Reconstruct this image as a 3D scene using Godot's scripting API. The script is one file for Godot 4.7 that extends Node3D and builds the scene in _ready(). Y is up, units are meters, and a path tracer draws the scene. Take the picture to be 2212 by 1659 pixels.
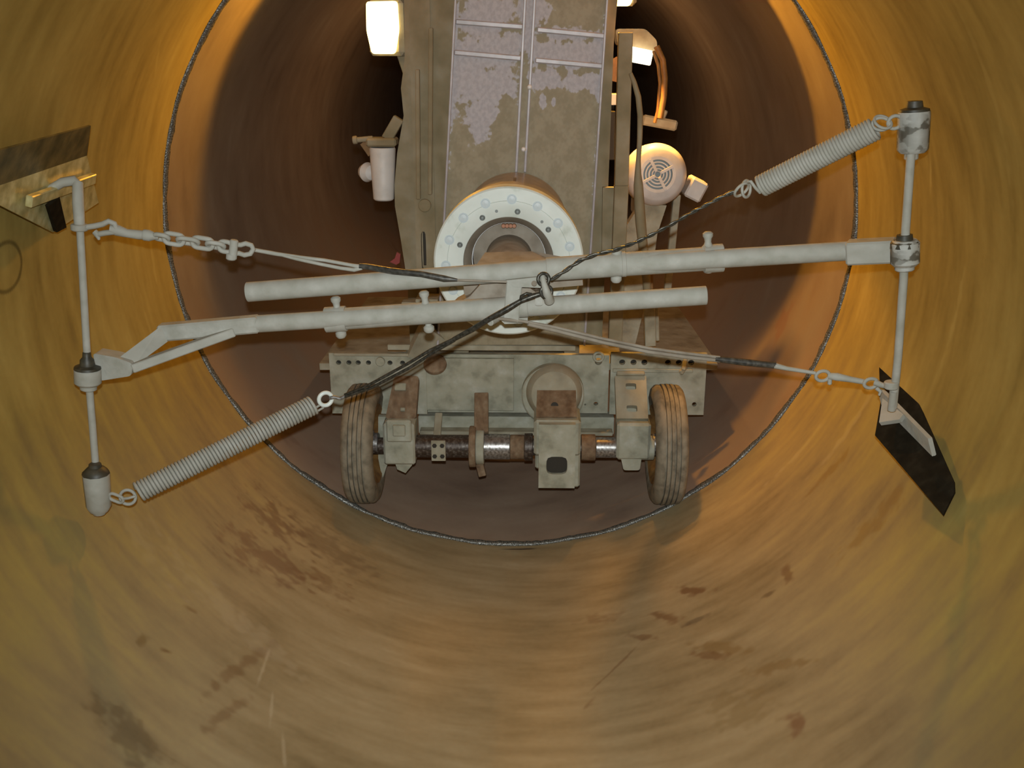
extends Node3D
# A mortar-lining machine standing in a two-metre steel pipe. The pipe's axis runs along z at a height of 1 m, its lowest line is y = 0 and
# the welded joint between the two pipe lengths lies at z = 0.

var M = {}

func _ready():
	make_light()
	make_materials()
	make_pipe()
	make_carriage()
	make_wheels_and_axle()
	make_mast()
	make_head()
	make_arms()
	make_rods()
	make_springs()
	make_chains_and_ropes()
	make_motor_and_canister()
	make_lamps()

# ------------------------------------------------------------------ camera and light
func make_light():
	var cam = Camera3D.new()
	cam.name = "camera"
	cam.fov = 41.8395
	cam.near = 0.02
	cam.far = 60.0
	cam.transform = Transform3D(Vector3(0.999790, 0.000000, -0.020499), Vector3(-0.006504, 0.948324, -0.317238), Vector3(0.019439, 0.317305, 0.948124), Vector3(0.0703, 1.5141, 2.8950))
	add_child(cam)
	cam.current = true
	var env = Environment.new()
	env.background_mode = Environment.BG_COLOR
	env.background_color = Color(0.0, 0.0, 0.0)
	env.tonemap_mode = Environment.TONE_MAPPER_LINEAR
	env.tonemap_exposure = 1.0
	env.sdfgi_enabled = true
	env.ssao_enabled = true
	env.ssil_enabled = true
	var we = WorldEnvironment.new()
	we.name = "world_environment"
	we.environment = env
	add_child(we)
	# the camera's flash, a hand's width above the lens
	var flash = SpotLight3D.new()
	flash.name = "camera_flash_light"
	flash.position = Vector3(0.07, 1.58, 2.90)
	flash.light_color = FLASH_COLOR
	flash.light_energy = FLASH
	flash.spot_angle = 42.0
	flash.spot_angle_attenuation = 1.0
	flash.spot_range = 20.0
	flash.light_size = 0.012
	flash.shadow_enabled = true
	add_child(flash)
	flash.look_at_from_position(flash.position, flash.position + Vector3(-0.02, -0.33, -0.94), Vector3.UP)

const FLASH = 4.0
const FLASH_COLOR = Color(0.97, 1.0, 1.0)
const LAMP_COLOR = Color(1.0, 0.7, 0.2)

func lamp_light(called, at, towards, angle, energy, size, blend = 0.06, color = LAMP_COLOR):
	var l = SpotLight3D.new()
	l.name = called
	l.light_color = color
	l.light_energy = energy
	l.spot_angle = angle
	l.spot_angle_attenuation = blend
	l.spot_range = 20.0
	l.spot_attenuation = 2.0
	l.light_size = size
	l.shadow_enabled = true
	add_child(l)
	l.look_at_from_position(at, at + towards, Vector3.UP if absf(towards.normalized().y) < 0.95 else Vector3.FORWARD)

# ------------------------------------------------------------------ naming
func numbered(parent, called):
	if not parent.has_node(NodePath(called)):
		return called
	var k = 1
	while parent.has_node(NodePath("%s_%03d" % [called, k])):
		k += 1
	return "%s_%03d" % [called, k]

func thing(called, label, category, at, group = ""):
	var o = Node3D.new()
	o.name = numbered(self, called)
	add_child(o, true)
	o.position = at
	o.set_meta("label", label)
	o.set_meta("category", category)
	if group:
		o.set_meta("group", group)
	return o

# Shapes are made in the world's coordinates; a part is moved back by where its thing stands.
func part(called, st, mat, parent, label = ""):
	var o = MeshInstance3D.new()
	o.mesh = st.commit()
	o.material_override = mat
	o.name = numbered(parent, called)
	var off = Vector3.ZERO
	var p = parent
	while p != self:
		off += p.position
		p = p.get_parent()
	o.position = -off
	parent.add_child(o, true)
	if label:
		o.set_meta("label", label)
	return o

func pivot(called, parent):
	var o = Node3D.new()
	o.name = numbered(parent, called)
	parent.add_child(o, true)
	return o

func single(called, st, mat, label, category, group = ""):
	var aabb = st.commit().get_aabb()
	var at = aabb.get_center() - Vector3(0, aabb.size.y / 2, 0)
	var o = MeshInstance3D.new()
	var st2 = SurfaceTool.new()
	st2.append_from(st.commit(), 0, Transform3D(Basis(), -at))
	o.mesh = st2.commit()
	o.material_override = mat
	o.position = at
	o.name = numbered(self, called)
	add_child(o, true)
	o.set_meta("label", label)
	o.set_meta("category", category)
	if group:
		o.set_meta("group", group)
	return o

# ------------------------------------------------------------------ shapes
func mb():
	var st = SurfaceTool.new()
	st.begin(Mesh.PRIMITIVE_TRIANGLES)
	return st

func tri(st, a, b, c, na, nb, nc):
	st.set_normal(na)
	st.add_vertex(a)
	st.set_normal(nc)
	st.add_vertex(c)
	st.set_normal(nb)
	st.add_vertex(b)

func tf(st, a, b, c, out):
	var n = (b - a).cross(c - a)
	if n.length_squared() < 1e-18:
		return
	n = n.normalized()
	if n.dot(out) < 0:
		tri(st, a, c, b, -n, -n, -n)
	else:
		tri(st, a, b, c, n, n, n)

func qf(st, a, b, c, d, out):
	tf(st, a, b, c, out)
	tf(st, a, c, d, out)

# smooth quad, normals given; turned so that it faces along its normals
func qs(st, a, b, c, d, na, nb, nc, nd):
	var n = (c - a).cross(d - b)
	if n.dot(na + nb + nc + nd) < 0:
		tri(st, a, d, c, na, nd, nc)
		tri(st, a, c, b, na, nc, nb)
	else:
		tri(st, a, b, c, na, nb, nc)
		tri(st, a, c, d, na, nc, nd)

func box(st, c, size, bas = Basis(), bev = 0.002):
	var h = size * 0.5
	var b = minf(bev, minf(h.x, minf(h.y, h.z)) * 0.45)
	var v = {}
	for sx in [-1, 1]:
		for sy in [-1, 1]:
			for sz in [-1, 1]:
				v[[sx, sy, sz, 0]] = c + bas * Vector3(sx * h.x, sy * (h.y - b), sz * (h.z - b))
				v[[sx, sy, sz, 1]] = c + bas * Vector3(sx * (h.x - b), sy * h.y, sz * (h.z - b))
				v[[sx, sy, sz, 2]] = c + bas * Vector3(sx * (h.x - b), sy * (h.y - b), sz * h.z)
				tf(st, v[[sx, sy, sz, 0]], v[[sx, sy, sz, 1]], v[[sx, sy, sz, 2]], bas * Vector3(sx, sy, sz))
	for s in [-1, 1]:
		qf(st, v[[s, -1, -1, 0]], v[[s, 1, -1, 0]], v[[s, 1, 1, 0]], v[[s, -1, 1, 0]], bas * Vector3(s, 0, 0))
		qf(st, v[[-1, s, -1, 1]], v[[1, s, -1, 1]], v[[1, s, 1, 1]], v[[-1, s, 1, 1]], bas * Vector3(0, s, 0))
		qf(st, v[[-1, -1, s, 2]], v[[1, -1, s, 2]], v[[1, 1, s, 2]], v[[-1, 1, s, 2]], bas * Vector3(0, 0, s))
		for t in [-1, 1]:
			qf(st, v[[s, t, -1, 0]], v[[s, t, 1, 0]], v[[s, t, 1, 1]], v[[s, t, -1, 1]], bas * Vector3(s, t, 0))
			qf(st, v[[s, -1, t, 0]], v[[s, 1, t, 0]], v[[s, 1, t, 2]], v[[s, -1, t, 2]], bas * Vector3(s, 0, t))
			qf(st, v[[-1, s, t, 1]], v[[1, s, t, 1]], v[[1, s, t, 2]], v[[-1, s, t, 2]], bas * Vector3(0, s, t))

# a bar from a to b, w wide and h thick; h is measured along front (as nearly as can be)
func bar(st, a, b, w, h, front = Vector3(0, 0, 1), bev = 0.002):
	var y = (b - a).normalized()
	var x = y.cross(front).normalized()
	var z = x.cross(y)
	box(st, (a + b) / 2, Vector3(w, a.distance_to(b), h), Basis(x, y, z), bev)

func frame(d):
	var up = Vector3(0, 1, 0) if absf(d.y) < 0.9 else Vector3(1, 0, 0)
	var x = up.cross(d).normalized()
	return [x, d.cross(x).normalized()]

func tube(st, pts, r, seg = 12, closed = false, cap = true):
	var n = pts.size()
	var rings = []
	var norms = []
	var u = Vector3.ZERO
	for i in n:
		var a = pts[(i - 1 + n) % n] if closed or i > 0 else pts[0]
		var b = pts[(i + 1) % n] if closed or i < n - 1 else pts[n - 1]
		var d = (b - a).normalized()
		if u == Vector3.ZERO:
			u = frame(d)[0]
		u = (u - d * u.dot(d)).normalized()
		var w = d.cross(u)
		var rr = r[i] if r is Array else r
		var ring = []
		var nor = []
		for k in seg:
			var t = TAU * k / seg
			var m = u * cos(t) + w * sin(t)
			ring.append(pts[i] + m * rr)
			nor.append(m)
		rings.append(ring)
		norms.append(nor)
	var last = n if closed else n - 1
	for i in last:
		var j = (i + 1) % n
		var sh = 0
		if closed and j == 0:
			var best = 1e9
			for k in seg:
				var dd = rings[i][0].distance_to(rings[0][k])
				if dd < best:
					best = dd
					sh = k
		for k in seg:
			var k2 = (k + 1) % seg
			qs(st, rings[i][k], rings[i][k2], rings[j][(k2 + sh) % seg], rings[j][(k + sh) % seg], norms[i][k], norms[i][k2], norms[j][(k2 + sh) % seg], norms[j][(k + sh) % seg])
	if cap and not closed:
		for e in [0, n - 1]:
			var out = (pts[0] - pts[1]) if e == 0 else (pts[n - 1] - pts[n - 2])
			for k in seg:
				tf(st, pts[e], rings[e][k], rings[e][(k + 1) % seg], out)

# profile of (radius, height) turned round an axis; outside lies to the right of the way it runs
func lathe(st, prof, o, axis, seg = 32, squash = Vector2(1, 1)):
	axis = axis.normalized()
	var f = frame(axis)
	var m = prof.size()
	var dirs = []
	for i in m - 1:
		var d = prof[i + 1] - prof[i]
		dirs.append(Vector2(d.y, -d.x).normalized())
	for i in m - 1:
		var n0 = dirs[i]
		var n1 = dirs[i]
		if i > 0 and dirs[i - 1].dot(dirs[i]) > 0.75:
			n0 = (dirs[i - 1] + dirs[i]).normalized()
		if i < m - 2 and dirs[i + 1].dot(dirs[i]) > 0.75:
			n1 = (dirs[i + 1] + dirs[i]).normalized()
		for k in seg:
			var q = []
			var nn = []
			for e in [[i, k, n0], [i, k + 1, n0], [i + 1, k + 1, n1], [i + 1, k, n1]]:
				var t = TAU * (e[1] % seg) / seg
				var rad = f[0] * cos(t) * squash.x + f[1] * sin(t) * squash.y
				q.append(o + rad * prof[e[0]].x + axis * prof[e[0]].y)
				nn.append((rad * e[2].x + axis * e[2].y).normalized())
			if prof[i].x < 1e-6:
				var c = (q[2] - q[0]).cross(q[3] - q[0])
				if c.dot(nn[2]) < 0:
					tri(st, q[0], q[3], q[2], nn[0], nn[3], nn[2])
				else:
					tri(st, q[0], q[2], q[3], nn[0], nn[2], nn[3])
			elif prof[i + 1].x < 1e-6:
				var c = (q[1] - q[0]).cross(q[2] - q[0])
				if c.dot(nn[0]) < 0:
					tri(st, q[0], q[2], q[1], nn[0], nn[2], nn[1])
				else:
					tri(st, q[0], q[1], q[2], nn[0], nn[1], nn[2])
			else:
				qs(st, q[0], q[1], q[2], q[3], nn[0], nn[1], nn[2], nn[3])

# a round bar with chamfered ends
func rod(st, a, b, r, seg = 20, bev = 0.002):
	var l = a.distance_to(b)
	lathe(st, [Vector2(0, 0), Vector2(r - bev, 0), Vector2(r, bev), Vector2(r, l - bev), Vector2(r - bev, l), Vector2(0, l)], a, b - a, seg)

# a hollow pipe with open ends
func pipe(st, a, b, r, wall, seg = 24):
	var l = a.distance_to(b)
	var q = r - wall
	lathe(st, [Vector2(q, 0), Vector2(r - 0.001, 0), Vector2(r, 0.001), Vector2(r, l - 0.001), Vector2(r - 0.001, l), Vector2(q, l), Vector2(q, 0)], a, b - a, seg)

func ring(st, c, axis, R, r, seg = 28, seg2 = 10, squash = Vector2(1, 1)):
	var f = frame(axis.normalized())
	var pts = []
	for k in seg:
		var t = TAU * k / seg
		pts.append(c + f[0] * cos(t) * R * squash.x + f[1] * sin(t) * R * squash.y)
	tube(st, pts, r, seg2, true)

# a stadium-shaped chain link
func link(st, a, b, side, w, r):
	var d = (b - a).normalized()
	side = (side - d * side.dot(d)).normalized()
	var pts = []
	for k in 9:
		var t = PI * k / 8.0
		pts.append(b - d * w + d * w * sin(t) + side * w * cos(t))
	for k in 9:
		var t = PI * k / 8.0
		pts.append(a + d * w - d * w * sin(t) - side * w * cos(t))
	tube(st, pts, r, 8, true)

func helix(st, a, b, R, r, turns):
	var d = (b - a).normalized()
	var f = frame(d)
	var pts = []
	var per = 16
	for i in int(turns * per) + 1:
		var t = TAU * i / per
		pts.append(a + (b - a) * (float(i) / (turns * per)) + f[0] * cos(t) * R + f[1] * sin(t) * R)
	tube(st, pts, r, 7)

# a flat plate with the outline pts (in one plane) and thickness t behind its front
func plate(st, pts, t, front = Vector3(0, 0, 1)):
	var n = Vector3.ZERO
	for i in pts.size():
		n += pts[i].cross(pts[(i + 1) % pts.size()])
	n = n.normalized()
	if n.dot(front) < 0:
		n = -n
	var u = (pts[1] - pts[0]).normalized()
	var v = n.cross(u)
	var flat = PackedVector2Array()
	for p in pts:
		flat.append(Vector2((p - pts[0]).dot(u), (p - pts[0]).dot(v)))
	var idx = Geometry2D.triangulate_polygon(flat)
	for k in range(0, idx.size(), 3):
		tf(st, pts[idx[k]], pts[idx[k + 1]], pts[idx[k + 2]], n)
		tf(st, pts[idx[k]] - n * t, pts[idx[k + 1]] - n * t, pts[idx[k + 2]] - n * t, -n)
	var area = 0.0
	for i in flat.size():
		area += flat[i].cross(flat[(i + 1) % flat.size()])
	for i in pts.size():
		var a = pts[i]
		var b = pts[(i + 1) % pts.size()]
		var out = (b - a).cross(n) * signf(area)
		qf(st, a, b, b - n * t, a - n * t, out)

# an outline with rounded corners
func rounded(pts, r):
	var out = []
	var n = pts.size()
	for i in n:
		var p = pts[i]
		var a = (pts[(i - 1 + n) % n] - p).normalized() * r
		var b = (pts[(i + 1) % n] - p).normalized() * r
		for k in 5:
			var t = k / 4.0
			out.append(p + a * (1 - t) * (1 - t) + b * t * t)
	return out

# a rectangular plate cut into cells; a cell [x0, y0, x1, y1, hx, hy, rx, ry, corners] has a hole of half-size rx, ry in it
func holed(st, o, u, v, t, cells):
	var n = u.cross(v).normalized()
	var lo = Vector2(1e9, 1e9)
	var hi = -lo
	for c in cells:
		lo = lo.min(Vector2(c[0], c[1]))
		hi = hi.max(Vector2(c[2], c[3]))
		if c.size() == 4:
			for s in [0.0, -t]:
				qf(st, o + u * c[0] + v * c[1] + n * s, o + u * c[2] + v * c[1] + n * s, o + u * c[2] + v * c[3] + n * s, o + u * c[0] + v * c[3] + n * s, n if s == 0.0 else -n)
			continue
		var h = Vector2(c[4], c[5])
		var ang = []
		for k in 20:
			ang.append(fposmod(Vector2(cos(TAU * (k + 0.5) / 20.0) * c[6], sin(TAU * (k + 0.5) / 20.0) * c[7]).angle(), TAU))
		for p in [Vector2(c[0], c[1]), Vector2(c[2], c[1]), Vector2(c[2], c[3]), Vector2(c[0], c[3])]:
			ang.append(fposmod((p - h).angle(), TAU))
		ang.sort()
		for k in ang.size():
			var e = []
			for a in [ang[k], ang[(k + 1) % ang.size()]]:
				var d = Vector2(cos(a), sin(a))
				var far = 1e9
				if absf(d.x) > 1e-6:
					far = minf(far, ((c[2] if d.x > 0 else c[0]) - h.x) / d.x)
				if absf(d.y) > 1e-6:
					far = minf(far, ((c[3] if d.y > 0 else c[1]) - h.y) / d.y)
				var near = 1.0 / pow(pow(absf(d.x) / c[6], c[8]) + pow(absf(d.y) / c[7], c[8]), 1.0 / c[8])
				e.append([h + d * near, h + d * far])
			for s in [0.0, -t]:
				qf(st, o + u * e[0][0].x + v * e[0][0].y + n * s, o + u * e[0][1].x + v * e[0][1].y + n * s, o + u * e[1][1].x + v * e[1][1].y + n * s, o + u * e[1][0].x + v * e[1][0].y + n * s, n if s == 0.0 else -n)
			var p0 = o + u * e[0][0].x + v * e[0][0].y
			var p1 = o + u * e[1][0].x + v * e[1][0].y
			qf(st, p0, p1, p1 - n * t, p0 - n * t, o + u * h.x + v * h.y - p0)
	var q = [o + u * lo.x + v * lo.y, o + u * hi.x + v * lo.y, o + u * hi.x + v * hi.y, o + u * lo.x + v * hi.y]
	for k in 4:
		qf(st, q[k], q[(k + 1) % 4], q[(k + 1) % 4] - n * t, q[k] - n * t, (q[k] + q[(k + 1) % 4] - q[0] - q[2]))

# hexagon head bolt
func bolt(st, at, axis, r, h):
	lathe(st, [Vector2(0, 0), Vector2(r, 0), Vector2(r, h * 0.8), Vector2(r * 0.85, h), Vector2(0, h)], at, axis, 6)

# ------------------------------------------------------------------ materials
func noise(kind, freq, seed_, oct = 4):
	var n = FastNoiseLite.new()
	n.noise_type = kind
	n.frequency = freq
	n.seed = seed_
	n.fractal_octaves = oct
	return n

func ramp(cols):
	var g = Gradient.new()
	var off = PackedFloat32Array()
	var cs = PackedColorArray()
	for c in cols:
		off.append(c[0])
		cs.append(c[1].linear_to_srgb())
	g.offsets = off
	g.colors = cs
	return g

# linear colours along a ramp, spread by noise over a surface
func stained(cols, seed_, rough, metal = 0.0, scale = 2.0, freq = 0.012, bump = 0.0, spec = 0.5):
	var t = NoiseTexture2D.new()
	t.width = 256
	t.height = 256
	t.seamless = true
	t.noise = noise(FastNoiseLite.TYPE_SIMPLEX, freq, seed_, 5)
	t.color_ramp = ramp(cols)
	var m = StandardMaterial3D.new()
	m.albedo_texture = t
	m.roughness = rough
	m.metallic = metal
	m.metallic_specular = spec
	m.uv1_triplanar = true
	m.uv1_world_triplanar = true
	m.uv1_scale = Vector3.ONE * scale
	if bump > 0.0:
		m.heightmap_enabled = true
		m.heightmap_texture = bump_tex
		m.heightmap_scale = bump
	return m

var bump_tex

func plain(c, rough, metal = 0.0, spec = 0.5):
	var m = StandardMaterial3D.new()
	m.albedo_color = c.linear_to_srgb()
	m.roughness = rough
	m.metallic = metal
	m.metallic_specular = spec
	return m

func make_materials():
	bump_tex = NoiseTexture2D.new()
	bump_tex.width = 256
	bump_tex.height = 256
	bump_tex.seamless = true
	bump_tex.noise = noise(FastNoiseLite.TYPE_SIMPLEX, 0.04, 77, 4)
	M.arm = stained([[0.0, Color(0.31, 0.305, 0.25)], [0.4, Color(0.37, 0.36, 0.31)], [0.7, Color(0.4, 0.39, 0.34)], [1.0, Color(0.46, 0.45, 0.4)]], 1, 0.75, 0.0, 4.0, 0.015, 0.06)
	M.steel = stained([[0.0, Color(0.24, 0.21, 0.145)], [0.4, Color(0.34, 0.305, 0.215)], [0.7, Color(0.38, 0.345, 0.25)], [1.0, Color(0.44, 0.42, 0.33)]], 2, 0.8, 0.0, 3.0, 0.012, 0.08)
	M.mast = stained([[0.0, Color(0.2, 0.16, 0.085)], [0.5, Color(0.27, 0.22, 0.13)], [1.0, Color(0.34, 0.29, 0.2)]], 3, 0.8, 0.0, 2.0, 0.012, 0.06)
	M.green = stained([[0.0, Color(0.25, 0.245, 0.18)], [0.4, Color(0.38, 0.37, 0.28)], [0.7, Color(0.42, 0.41, 0.32)], [1.0, Color(0.5, 0.5, 0.42)]], 4, 0.75, 0.0, 3.0, 0.014, 0.08)
	M.rust = stained([[0.0, Color(0.1, 0.06, 0.03)], [0.4, Color(0.2, 0.125, 0.07)], [0.7, Color(0.25, 0.17, 0.1)], [1.0, Color(0.32, 0.25, 0.17)]], 5, 0.8, 0.0, 5.0, 0.02, 0.08)
	M.rim = stained([[0.0, Color(0.12, 0.05, 0.015)], [0.5, Color(0.24, 0.12, 0.03)], [1.0, Color(0.3, 0.17, 0.06)]], 6, 0.7, 0.0, 5.0, 0.02)
	M.tyre = stained([[0.0, Color(0.12, 0.1, 0.07)], [0.45, Color(0.24, 0.205, 0.145)], [1.0, Color(0.34, 0.29, 0.21)]], 7, 0.85, 0.0, 4.0, 0.02, 0.04)
	M.grease = stained([[0.0, Color(0.02, 0.02, 0.015)], [0.5, Color(0.05, 0.045, 0.03)], [1.0, Color(0.11, 0.09, 0.06)]], 8, 0.5, 0.0, 6.0, 0.02)
	M.rope = stained([[0.0, Color(0.03, 0.03, 0.025)], [0.5, Color(0.08, 0.075, 0.06)], [1.0, Color(0.18, 0.17, 0.15)]], 9, 0.35, 0.6, 12.0, 0.03)
	M.sleeve = stained([[0.0, Color(0.02, 0.02, 0.018)], [0.6, Color(0.06, 0.055, 0.045)], [1.0, Color(0.13, 0.12, 0.1)]], 10, 0.4, 0.0, 10.0, 0.02)
	M.plastic = stained([[0.0, Color(0.48, 0.52, 0.44)], [0.3, Color(0.68, 0.72, 0.66)], [1.0, Color(0.75, 0.79, 0.74)]], 11, 0.4, 0.0, 3.0, 0.01)
	M.lavender = stained([[0.0, Color(0.32, 0.3, 0.3)], [0.5, Color(0.4, 0.37, 0.39)], [1.0, Color(0.5, 0.47, 0.49)]], 12, 0.35, 0.0, 4.0, 0.012)
	M.hub = stained([[0.0, Color(0.2, 0.16, 0.115)], [0.5, Color(0.29, 0.245, 0.19)], [1.0, Color(0.34, 0.3, 0.24)]], 13, 0.75, 0.0, 4.0, 0.015, 0.06)
	M.boltgrey = plain(Color(0.57, 0.63, 0.64), 0.4)
	M.boltdark = plain(Color(0.16, 0.17, 0.16), 0.45, 0.5)
	M.bright = plain(Color(0.9, 0.9, 0.9), 0.18, 0.0, 0.9)  # near-white colour paints in the glint of the mast bolts
	M.copper = plain(Color(0.3, 0.13, 0.07), 0.4, 0.4)
	M.chrome = stained([[0.0, Color(0.1, 0.085, 0.07)], [0.4, Color(0.3, 0.28, 0.26)], [1.0, Color(0.6, 0.6, 0.6)]], 14, 0.35, 0.7, 9.0, 0.03)
	M.shaft = stained([[0.0, Color(0.03, 0.02, 0.015)], [0.55, Color(0.075, 0.05, 0.035)], [1.0, Color(0.25, 0.24, 0.22)]], 15, 0.45, 0.3, 9.0, 0.03)
	M.dark = plain(Color(0.035, 0.03, 0.022), 0.8)
	M.white = stained([[0.0, Color(0.55, 0.53, 0.5)], [0.5, Color(0.66, 0.64, 0.61)], [1.0, Color(0.7, 0.68, 0.66)]], 16, 0.5, 0.0, 4.0, 0.012)
	M.motor = stained([[0.0, Color(0.48, 0.45, 0.42)], [0.5, Color(0.56, 0.53, 0.51)], [1.0, Color(0.62, 0.6, 0.58)]], 17, 0.45, 0.0, 4.0, 0.012)
	M.blade = stained([[0.0, Color(0.3, 0.26, 0.1)], [0.5, Color(0.55, 0.48, 0.22)], [1.0, Color(0.8, 0.74, 0.42)]], 18, 0.4, 0.35, 5.0, 0.014, 0.03)  # brassy tones paint in the reflection of lamp and wall
	M.lip = stained([[0.0, Color(0.08, 0.075, 0.035)], [0.5, Color(0.17, 0.14, 0.06)], [1.0, Color(0.3, 0.24, 0.1)]], 28, 0.45, 0.5, 5.0, 0.014, 0.03)  # same metal painted darker, without that reflection
	M.blackblade = stained([[0.0, Color(0.012, 0.01, 0.007)], [0.6, Color(0.02, 0.016, 0.01)], [1.0, Color(0.035, 0.03, 0.02)]], 19, 0.9, 0.0, 5.0, 0.02, 0.0, 0.08)  # black also paints in the shade on the right blade
	M.seam = stained([[0.0, Color(0.03, 0.027, 0.022)], [0.4, Color(0.08, 0.075, 0.06)], [0.65, Color(0.2, 0.195, 0.175)], [1.0, Color(0.3, 0.3, 0.28)]], 20, 0.3, 0.3, 14.0, 0.05, 0.1)
	M.red = plain(Color(0.3, 0.05, 0.045), 0.7)
	M.orange = stained([[0.0, Color(0.16, 0.08, 0.02)], [1.0, Color(0.26, 0.14, 0.04)]], 21, 0.6, 0.0, 5.0)
	M.flaked = stained([[0.0, Color(0.07, 0.065, 0.05)], [0.38, Color(0.12, 0.11, 0.085)], [0.44, Color(0.4, 0.4, 0.36)], [1.0, Color(0.5, 0.5, 0.47)]], 24, 0.6, 0.0, 4.0, 0.012, 0.06)

# ------------------------------------------------------------------ the pipe
func wall_image(w, h, span, cols, streak, seed_, marks, ochre):
	# u runs round the pipe (the middle of the picture is the lowest line), v along it over span metres
	var big = noise(FastNoiseLite.TYPE_SIMPLEX, 1.0, seed_, 4)
	var fine = noise(FastNoiseLite.TYPE_SIMPLEX, 1.0, seed_ + 1, 3)
	var grain = noise(FastNoiseLite.TYPE_SIMPLEX, 1.0, seed_ + 2, 2)
	var val = PackedFloat32Array()
	val.resize(w * h)
	for y in h:
		var z = span * y / h
		var zz = absf(z - span * 0.5)
		for x in w:
			var a = TAU * (float(x) / w - 0.5)
			var c = cos(a)
			var s = sin(a)
			var k = big.get_noise_3d(c * 1.7, s * 1.7, zz * 2.2 + 0.4 * s) * 0.62 + fine.get_noise_3d(c * streak.x, s * streak.x, zz * streak.y + s * 1.2) * 0.62 + grain.get_noise_3d(c * 40.0, s * 40.0, zz * 40.0) * 0.12
			val[y * w + x] = clampf(0.5 + k * 0.5, 0.0, 1.0)
	var lut = []
	var g = Gradient.new()
	var off = PackedFloat32Array()
	var cs = PackedColorArray()
	for e in cols:
		off.append(e[0])
		cs.append(e[1])
	g.offsets = off
	g.colors = cs
	for k in 256:
		lut.append(g.sample(k / 255.0))
	var px = []
	px.resize(w * h)
	for k in w * h:
		px[k] = lut[int(val[k] * 255.0)]
	# stains, smears, scratches, a dark strip and painted-in lamp light: [middle (angle, z), half-length round, half-length along, turn, colour to mix in, how much, raggedness]
	for m in marks:
		var cx = (m[0].x / TAU + 0.5) * w
		var cy = m[0].y / span * h
		var kx = w / TAU
		var ky = h / span
		var reach = maxf(m[1], m[2]) * 1.35
		for y in range(maxi(0, int(cy - reach * ky)), mini(h, int(cy + reach * ky) + 1)):
			for x in range(maxi(0, int(cx - reach * kx)), mini(w, int(cx + reach * kx) + 1)):
				var d = Vector2((x - cx) / kx, (y - cy) / ky).rotated(-m[3])
				var q = Vector2(d.x / m[1], d.y / m[2]).length()
				q += (val[y * w + x] - 0.5) * m[6] + grain.get_noise_2d(x * 0.05, y * 0.05) * m[6] * 0.5
				var f = smoothstep(0.0, 1.0, (1.0 - q) * 1.3) * m[5]
				if f > 0.0:
					px[y * w + x] = px[y * w + x].lerp(m[4], f)
	var data = PackedByteArray()
	data.resize(w * h * 3)
	for k in w * h:
		# near sides are more ochre than the dusty bottom, far sides darker
		var side = smoothstep(0.1, 0.22, absf(float(k % w) / w - 0.5) + (val[k] - 0.5) * 0.1)
		var c = (px[k] * Color(1, 1, 1).lerp(ochre, side)).linear_to_srgb()
		data[k * 3] = c.r8
		data[k * 3 + 1] = c.g8
		data[k * 3 + 2] = c.b8
	return ImageTexture.create_from_image(Image.create_from_data(w, h, false, Image.FORMAT_RGB8, data))

func shell(z0, z1, rows, span, cap_end):
	var st = mb()
	var seg = 160
	for j in rows:
		var za = lerpf(z0, z1, float(j) / rows)
		var zb = lerpf(z0, z1, float(j + 1) / rows)
		for k in seg:
			var q = []
			for e in [[k, za], [k + 1, za], [k + 1, zb], [k, zb]]:
				var u = float(e[0]) / seg
				var a = TAU * (u - 0.5)
				var n = Vector3(sin(a), -cos(a), 0)
				q.append([Vector3(0, 1, e[1]) + n, -n, Vector2(u, absf(e[1]) / span)])
			for t in [[0, 1, 2], [0, 2, 3]]:
				var cr = (q[t[1]][0] - q[t[0]][0]).cross(q[t[2]][0] - q[t[0]][0])
				var order = [t[0], t[2], t[1]] if cr.dot(q[0][1]) > 0 else t
				for i in order:
					st.set_normal(q[i][1])
					st.set_uv(q[i][2])
					st.add_vertex(q[i][0])
	st.set_uv(Vector2(0.5, 0.5))
	var lo = minf(z0, z1)
	var hi = maxf(z0, z1)
	lathe(st, [Vector2(1.0, hi), Vector2(1.0, hi), Vector2(1.02, hi), Vector2(1.02, lo), Vector2(1.0, lo)].map(func(p): return p), Vector3(0, 1, 0), Vector3(0, 0, 1), 80)
	var e = cap_end
	var s = signf(e)
	lathe(st, [Vector2(0, e + s * 0.02), Vector2(1.02, e + s * 0.02), Vector2(1.02, e), Vector2(0, e)], Vector3(0, 1, 0), Vector3(0, 0, 1), 80)
	return st

func structure(called, st, mat, label, category):
	var o = part(called, st, mat, self, label)
	o.set_meta("category", category)
	o.set_meta("kind", "structure")
	return o

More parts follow.
